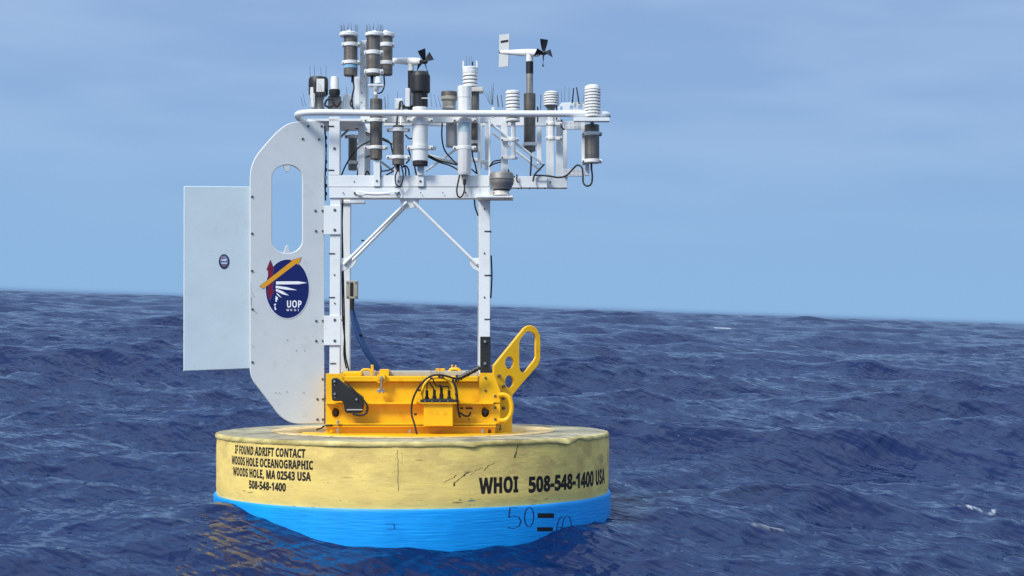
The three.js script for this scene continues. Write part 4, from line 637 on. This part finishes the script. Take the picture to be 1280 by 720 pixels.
    for (let b = 0; b < 4; b++) {
      const rows = 8, pos = [], idx = [];
      for (let i = 0; i <= rows; i++) { const t = i / rows, r = lerp(0.012, 0.094, t), w = lerp(0.007, 0.030, Math.pow(t, 0.8)), tw = -lerp(60, 24, t) * RAD; for (const s of [-1, 1]) for (const f of [-1, 1]) pos.push(s * w * Math.sin(tw) + f * 0.0012, r + (s > 0 ? 0 : -0.004 * t), s * w * Math.cos(tw)); }
      for (let i = 0; i < rows; i++) { const o = i * 4; const quad = (a, bb, cc, d) => idx.push(a, bb, cc, bb, d, cc); quad(o, o + 4, o + 2, o + 6); quad(o + 1, o + 3, o + 5, o + 7); quad(o, o + 1, o + 4, o + 5); quad(o + 2, o + 6, o + 3, o + 7); }
      const o = rows * 4; idx.push(o, o + 1, o + 2, o + 1, o + 3, o + 2);
      const g = new THREE.BufferGeometry(); g.setAttribute('position', new THREE.Float32BufferAttribute(pos, 3)); g.setIndex(idx); g.computeVertexNormals(); g.setAttribute('uv', new THREE.Float32BufferAttribute(new Float32Array(pos.length / 3 * 2), 2));
      pr.push(g.rotateX(b * Math.PI / 2 + nose));
    }
    const prop = part('propeller', pr, M.black, root); prop.position.x = 0.012; prop.rotation.z = TIP;
    if (vane) {
      const s = new THREE.Shape([[-0.368, -0.108], [-0.288, -0.108], [-0.276, 0.115], [-0.364, 0.118]].map(([x, y]) => new THREE.Vector2(x, y)));
      const vn = part('vane', new THREE.ExtrudeGeometry(s, { depth: 0.004, bevelEnabled: true, bevelThickness: 0.001, bevelSize: 0.001, bevelSegments: 1 }).translate(0, 0.052, -0.002), M.vane, root);
      part('dark_label', new THREE.BoxGeometry(0.066, 0.016, 0.009).translate(-0.318, 0.12, 0), M.black, root); part('tail_tip', new THREE.SphereGeometry(0.011, 10, 8).translate(-0.362, 0, 0).rotateZ(TIP), M.bolt, root);
    }
    const inv = (q) => root.worldToLocal(buoy.localToWorld(q)); root.updateMatrixWorld(true);
    const nb = inv(P(...post.neck, zc)); const axis = new THREE.Vector3(-0.105, 0, 0);
    for (const [n, y0, y1, r, m] of post.list) { const a = -(y0 - hub[1]) * k, b = -(y1 - hub[1]) * k; part(n, cyl(axis.clone().setY(b), axis.clone().setY(a), r * k, r * k, 20), m, root); }
    return root;
  }
  monitor('wind monitor with black propeller and tail vane, on the tallest post', 0.12, [677.6, 66.4], 0.36, 37 * RAD, { neck: [662, 75], list: [['neck', 66, 75.4, 4.4, M.plastic], ['collar', 75, 90.4, 4.7, M.black], ['post', 90, 117, 4.4, M.metalPale], ['sleeve', 116, 138, 7.5, M.metal], ['lower_post', 138, 189, 7.4, M.metal], ['strap', 178.6, 182.6, 9.2, M.plastic]] }, true);
  monitor('wind monitor with black propeller, partly behind the canisters', 0.62, [529, 77.4], 0.12, 32 * RAD, { neck: [513, 86], list: [['neck', 78, 87, 3.9, M.plastic], ['post', 87, 150, 3.8, M.black]] }, true);
  cable('cable', [[663.6, 189, .35], [664, 200, .36], [663, 219, .4]], 1.1, M.rubber, buoy); cable('cable', [[680, 205.6, .42], [674, 212, .44], [668, 219, .44], [666.4, 226, .45]], 1.1, M.rubber, buoy);
  // signal lamp, aerials and small boxes on the left
  const S = part('signal_lamp', [lathe([[0, 97], [10.8, 97], [12.2, 99.4], [12.4, 106], [12.2, 118], [10, 119.6], [0, 119.6]], 398, 0.40)], M.black, buoy, 'black signal lamp with white panels at the left end of rail');
  part('panel', [boxPx(395.6, 98.4, 405.4, 116, 0.475, 0.02), boxPx(387.6, 109, 393.6, 134, 0.46, 0.02)], M.plastic, S); part('skirt', lathe([[0, 118.6], [8.6, 118.6], [6, 126], [7.6, 137], [0, 137]], 398, 0.40), M.metalPale, S); part('black_panel', boxPx(394, 114.6, 408, 120.4, 0.48, 0.02), M.black, S);
  wires(S, [[387.8, 98, 387.4, 83, .4], [393.4, 97, 393, 82, .4], [401.4, 97, 401, 84, .4], [407.4, 98, 407.6, 82, .4], [389, 135, 386.6, 112, .5], [399, 134, 398.6, 104, .5], [402.6, 120, 400.6, 106, .5], [393, 134, 391.4, 118, .5]], 0.32);
  const W = part('satellite_beacon', [lathe([[0, 96], [4.4, 96], [4.9, 98], [5.9, 112], [0, 112.4]], 418.4, 0.42)], M.plastic, buoy, 'white cone beacon on a black foot'); part('foot', lathe([[0, 112], [6.8, 112.4], [7, 117], [6, 120], [0, 120.4]], 418.2, 0.42), M.rubber, W); part('bracket', boxPx(410, 120, 426, 137, 0.38, 0.05), M.metalPale, W);
  cable('cable', [[406, 130, .5], [409, 124.6, .5], [415, 124.4, .5], [417, 130, .5], [412, 134, .5], [406.4, 132, .5]], 1.3, M.rubber, W); cable('cable', [[416, 128, .5], [421, 133, .5], [425.6, 127, .5]], 1.6, M.rubber, W); cable('cable', [[441, 120, .42], [438, 130, .44], [442, 136, .44]], 1, M.rubber, W);
  const Bx = part('junction_box', [boxPx(429, 117.6, 441, 138, 0.34, 0.08), boxPx(426, 126, 431, 137, 0.36, 0.05)], M.white, buoy, 'small white box between beacon and mast'); wires(Bx, [[428.4, 136, 430, 121, .4], [434, 118, 433, 108, .4]], 0.3);
  // grey housing on the rear leg with its blue cable
  const K = part('leg_housing', [boxPx(432.4, 351, 446.8, 373.4, -0.16, 0.06)], M.beige, buoy, 'grey housing on the rear left leg with a blue cable'); part('window', boxPx(437.4, 353, 441.4, 370, -0.155, 0.02), M.black, K);
  for (const [x, y] of [[434.6, 353.4], [444.8, 353.4], [434.6, 371], [444.8, 371]]) bolt(K, x, y, -0.158, 0.9);
  part('gland', lathe([[0, 373], [3, 373.4], [2.4, 391], [0, 391]], 440, -0.17), M.rubber, K);
  cable('cable', [[439.6, 389, -0.17], [442, 402, -0.14], [447.6, 419, -0.08], [456, 438, 0.02], [464, 450, 0.1], [474, 464, 0.2]], 2.7, M.blueCable, K); cable('cable', [[440.8, 389, -0.18], [444.6, 402, -0.15], [450.6, 419, -0.09], [459, 438, 0.01], [467, 450, 0.1], [476, 463, 0.2]], 2.5, M.blueCable, K);
  // loose runs of black cable
  const runs = [
    [[429, 236, .42], [427.4, 290, .42], [427.6, 340, .42], [428.6, 400, .42], [431, 425, .42], [432, 445, .42], [436, 463, .4]], [[427, 255, .38], [428.8, 330, .38], [430.6, 420, .36], [430, 444, .38], [433, 460, .4]],
    [[426.4, 220, .4], [432, 207, .4], [440, 194, .42], [450, 183, .44], [462, 176.6, .46]], [[446.6, 220, .3], [448.6, 208, .3], [454, 199, .32], [463, 194.6, .36]], [[477, 172, .3], [487, 178, .3], [491, 192, .3]], [[440, 158, .2], [452, 163, .2], [470, 171, .2], [490, 180, .2]],
    [[478, 214, .3], [488, 212, .3], [496, 206, .3]], [[478, 222, .3], [488, 216, .3], [498, 211, .3]], [[456, 220, .4], [459, 214, .4], [462, 219, .4]],
    [[507, 220, .5], [507, 212, .5], [505.4, 208, .5], [503, 209, .5]], [[511.6, 220, .5], [510.6, 212, .5], [507.6, 207.6, .5], [504.6, 207, .5]], [[507, 169, .4], [512, 173.4, .4], [516, 172.6, .4]], [[508, 204, .5], [512.4, 198, .5], [511.6, 190, .5], [508.4, 183, .5]],
    [[552.8, 152, .36], [552.4, 172, .36], [556, 188, .38], [564, 198, .4], [571, 205, .42]], [[535, 193.6, .4], [548, 200.4, .4], [560, 203.4, .4], [571, 206, .42]], [[535, 196, .4], [550, 203, .4], [562, 206.6, .4], [572, 212, .42]],
    [[590, 188, .45], [591, 196, .45], [594, 206, .45], [596, 216, .42]], [[590, 212, .5], [594, 215.4, .48], [598, 218, .46]], [[612, 208, .52], [617, 202, .5], [626, 200, .48]], [[612, 208, .52], [618, 204.6, .5], [626, 202.6, .48]],
    [[518, 206, .45], [519.4, 214, .46], [520.6, 219, .46]], [[593, 250, .4], [594, 259, .4], [597.4, 269, .4]], [[614, 320, .46], [614.8, 345, .46], [613.6, 372, .46]], [[635, 212, .4], [638, 218, .4], [643, 221, .42]], [[646, 219, .44], [646.4, 226, .44], [648, 228, .44]], [[672, 134, .5], [672.4, 142, .45], [672, 152, .45]], [[702, 150, .4], [701.6, 158, .4], [705, 162, .41]], [[406, 158, .4], [407.6, 190, .38], [406.4, 225, .36], [407, 250, .36]],
    [[458, 247, -.1], [460, 130, -.1]].slice(0, 0),
  ].filter((r) => r.length);
  for (const r of runs) cable('cable', r, 0.95, M.rubber, buoy);
  for (const [x, y] of [[453, 300.4], [427.8, 400], [428, 350], [450.4, 418]]) part('cable_tie', boxPx(x - 1.6, y - 0.7, x + 1.6, y + 0.7, x > 449 ? -0.05 : 0.43, 0.04, 0.001), M.rubber, buoy);
  // screws and clips seen edge-on between fin and leg
  for (let i = 0; i < 9; i++) part('clip', boxPx(406.2, 160 + i * 10, 408.6, 164 + i * 10, 0.44, 0.02, 0.001), i % 3 ? M.rubber : M.steel, buoy);
}
renderer.render(scene, camera);
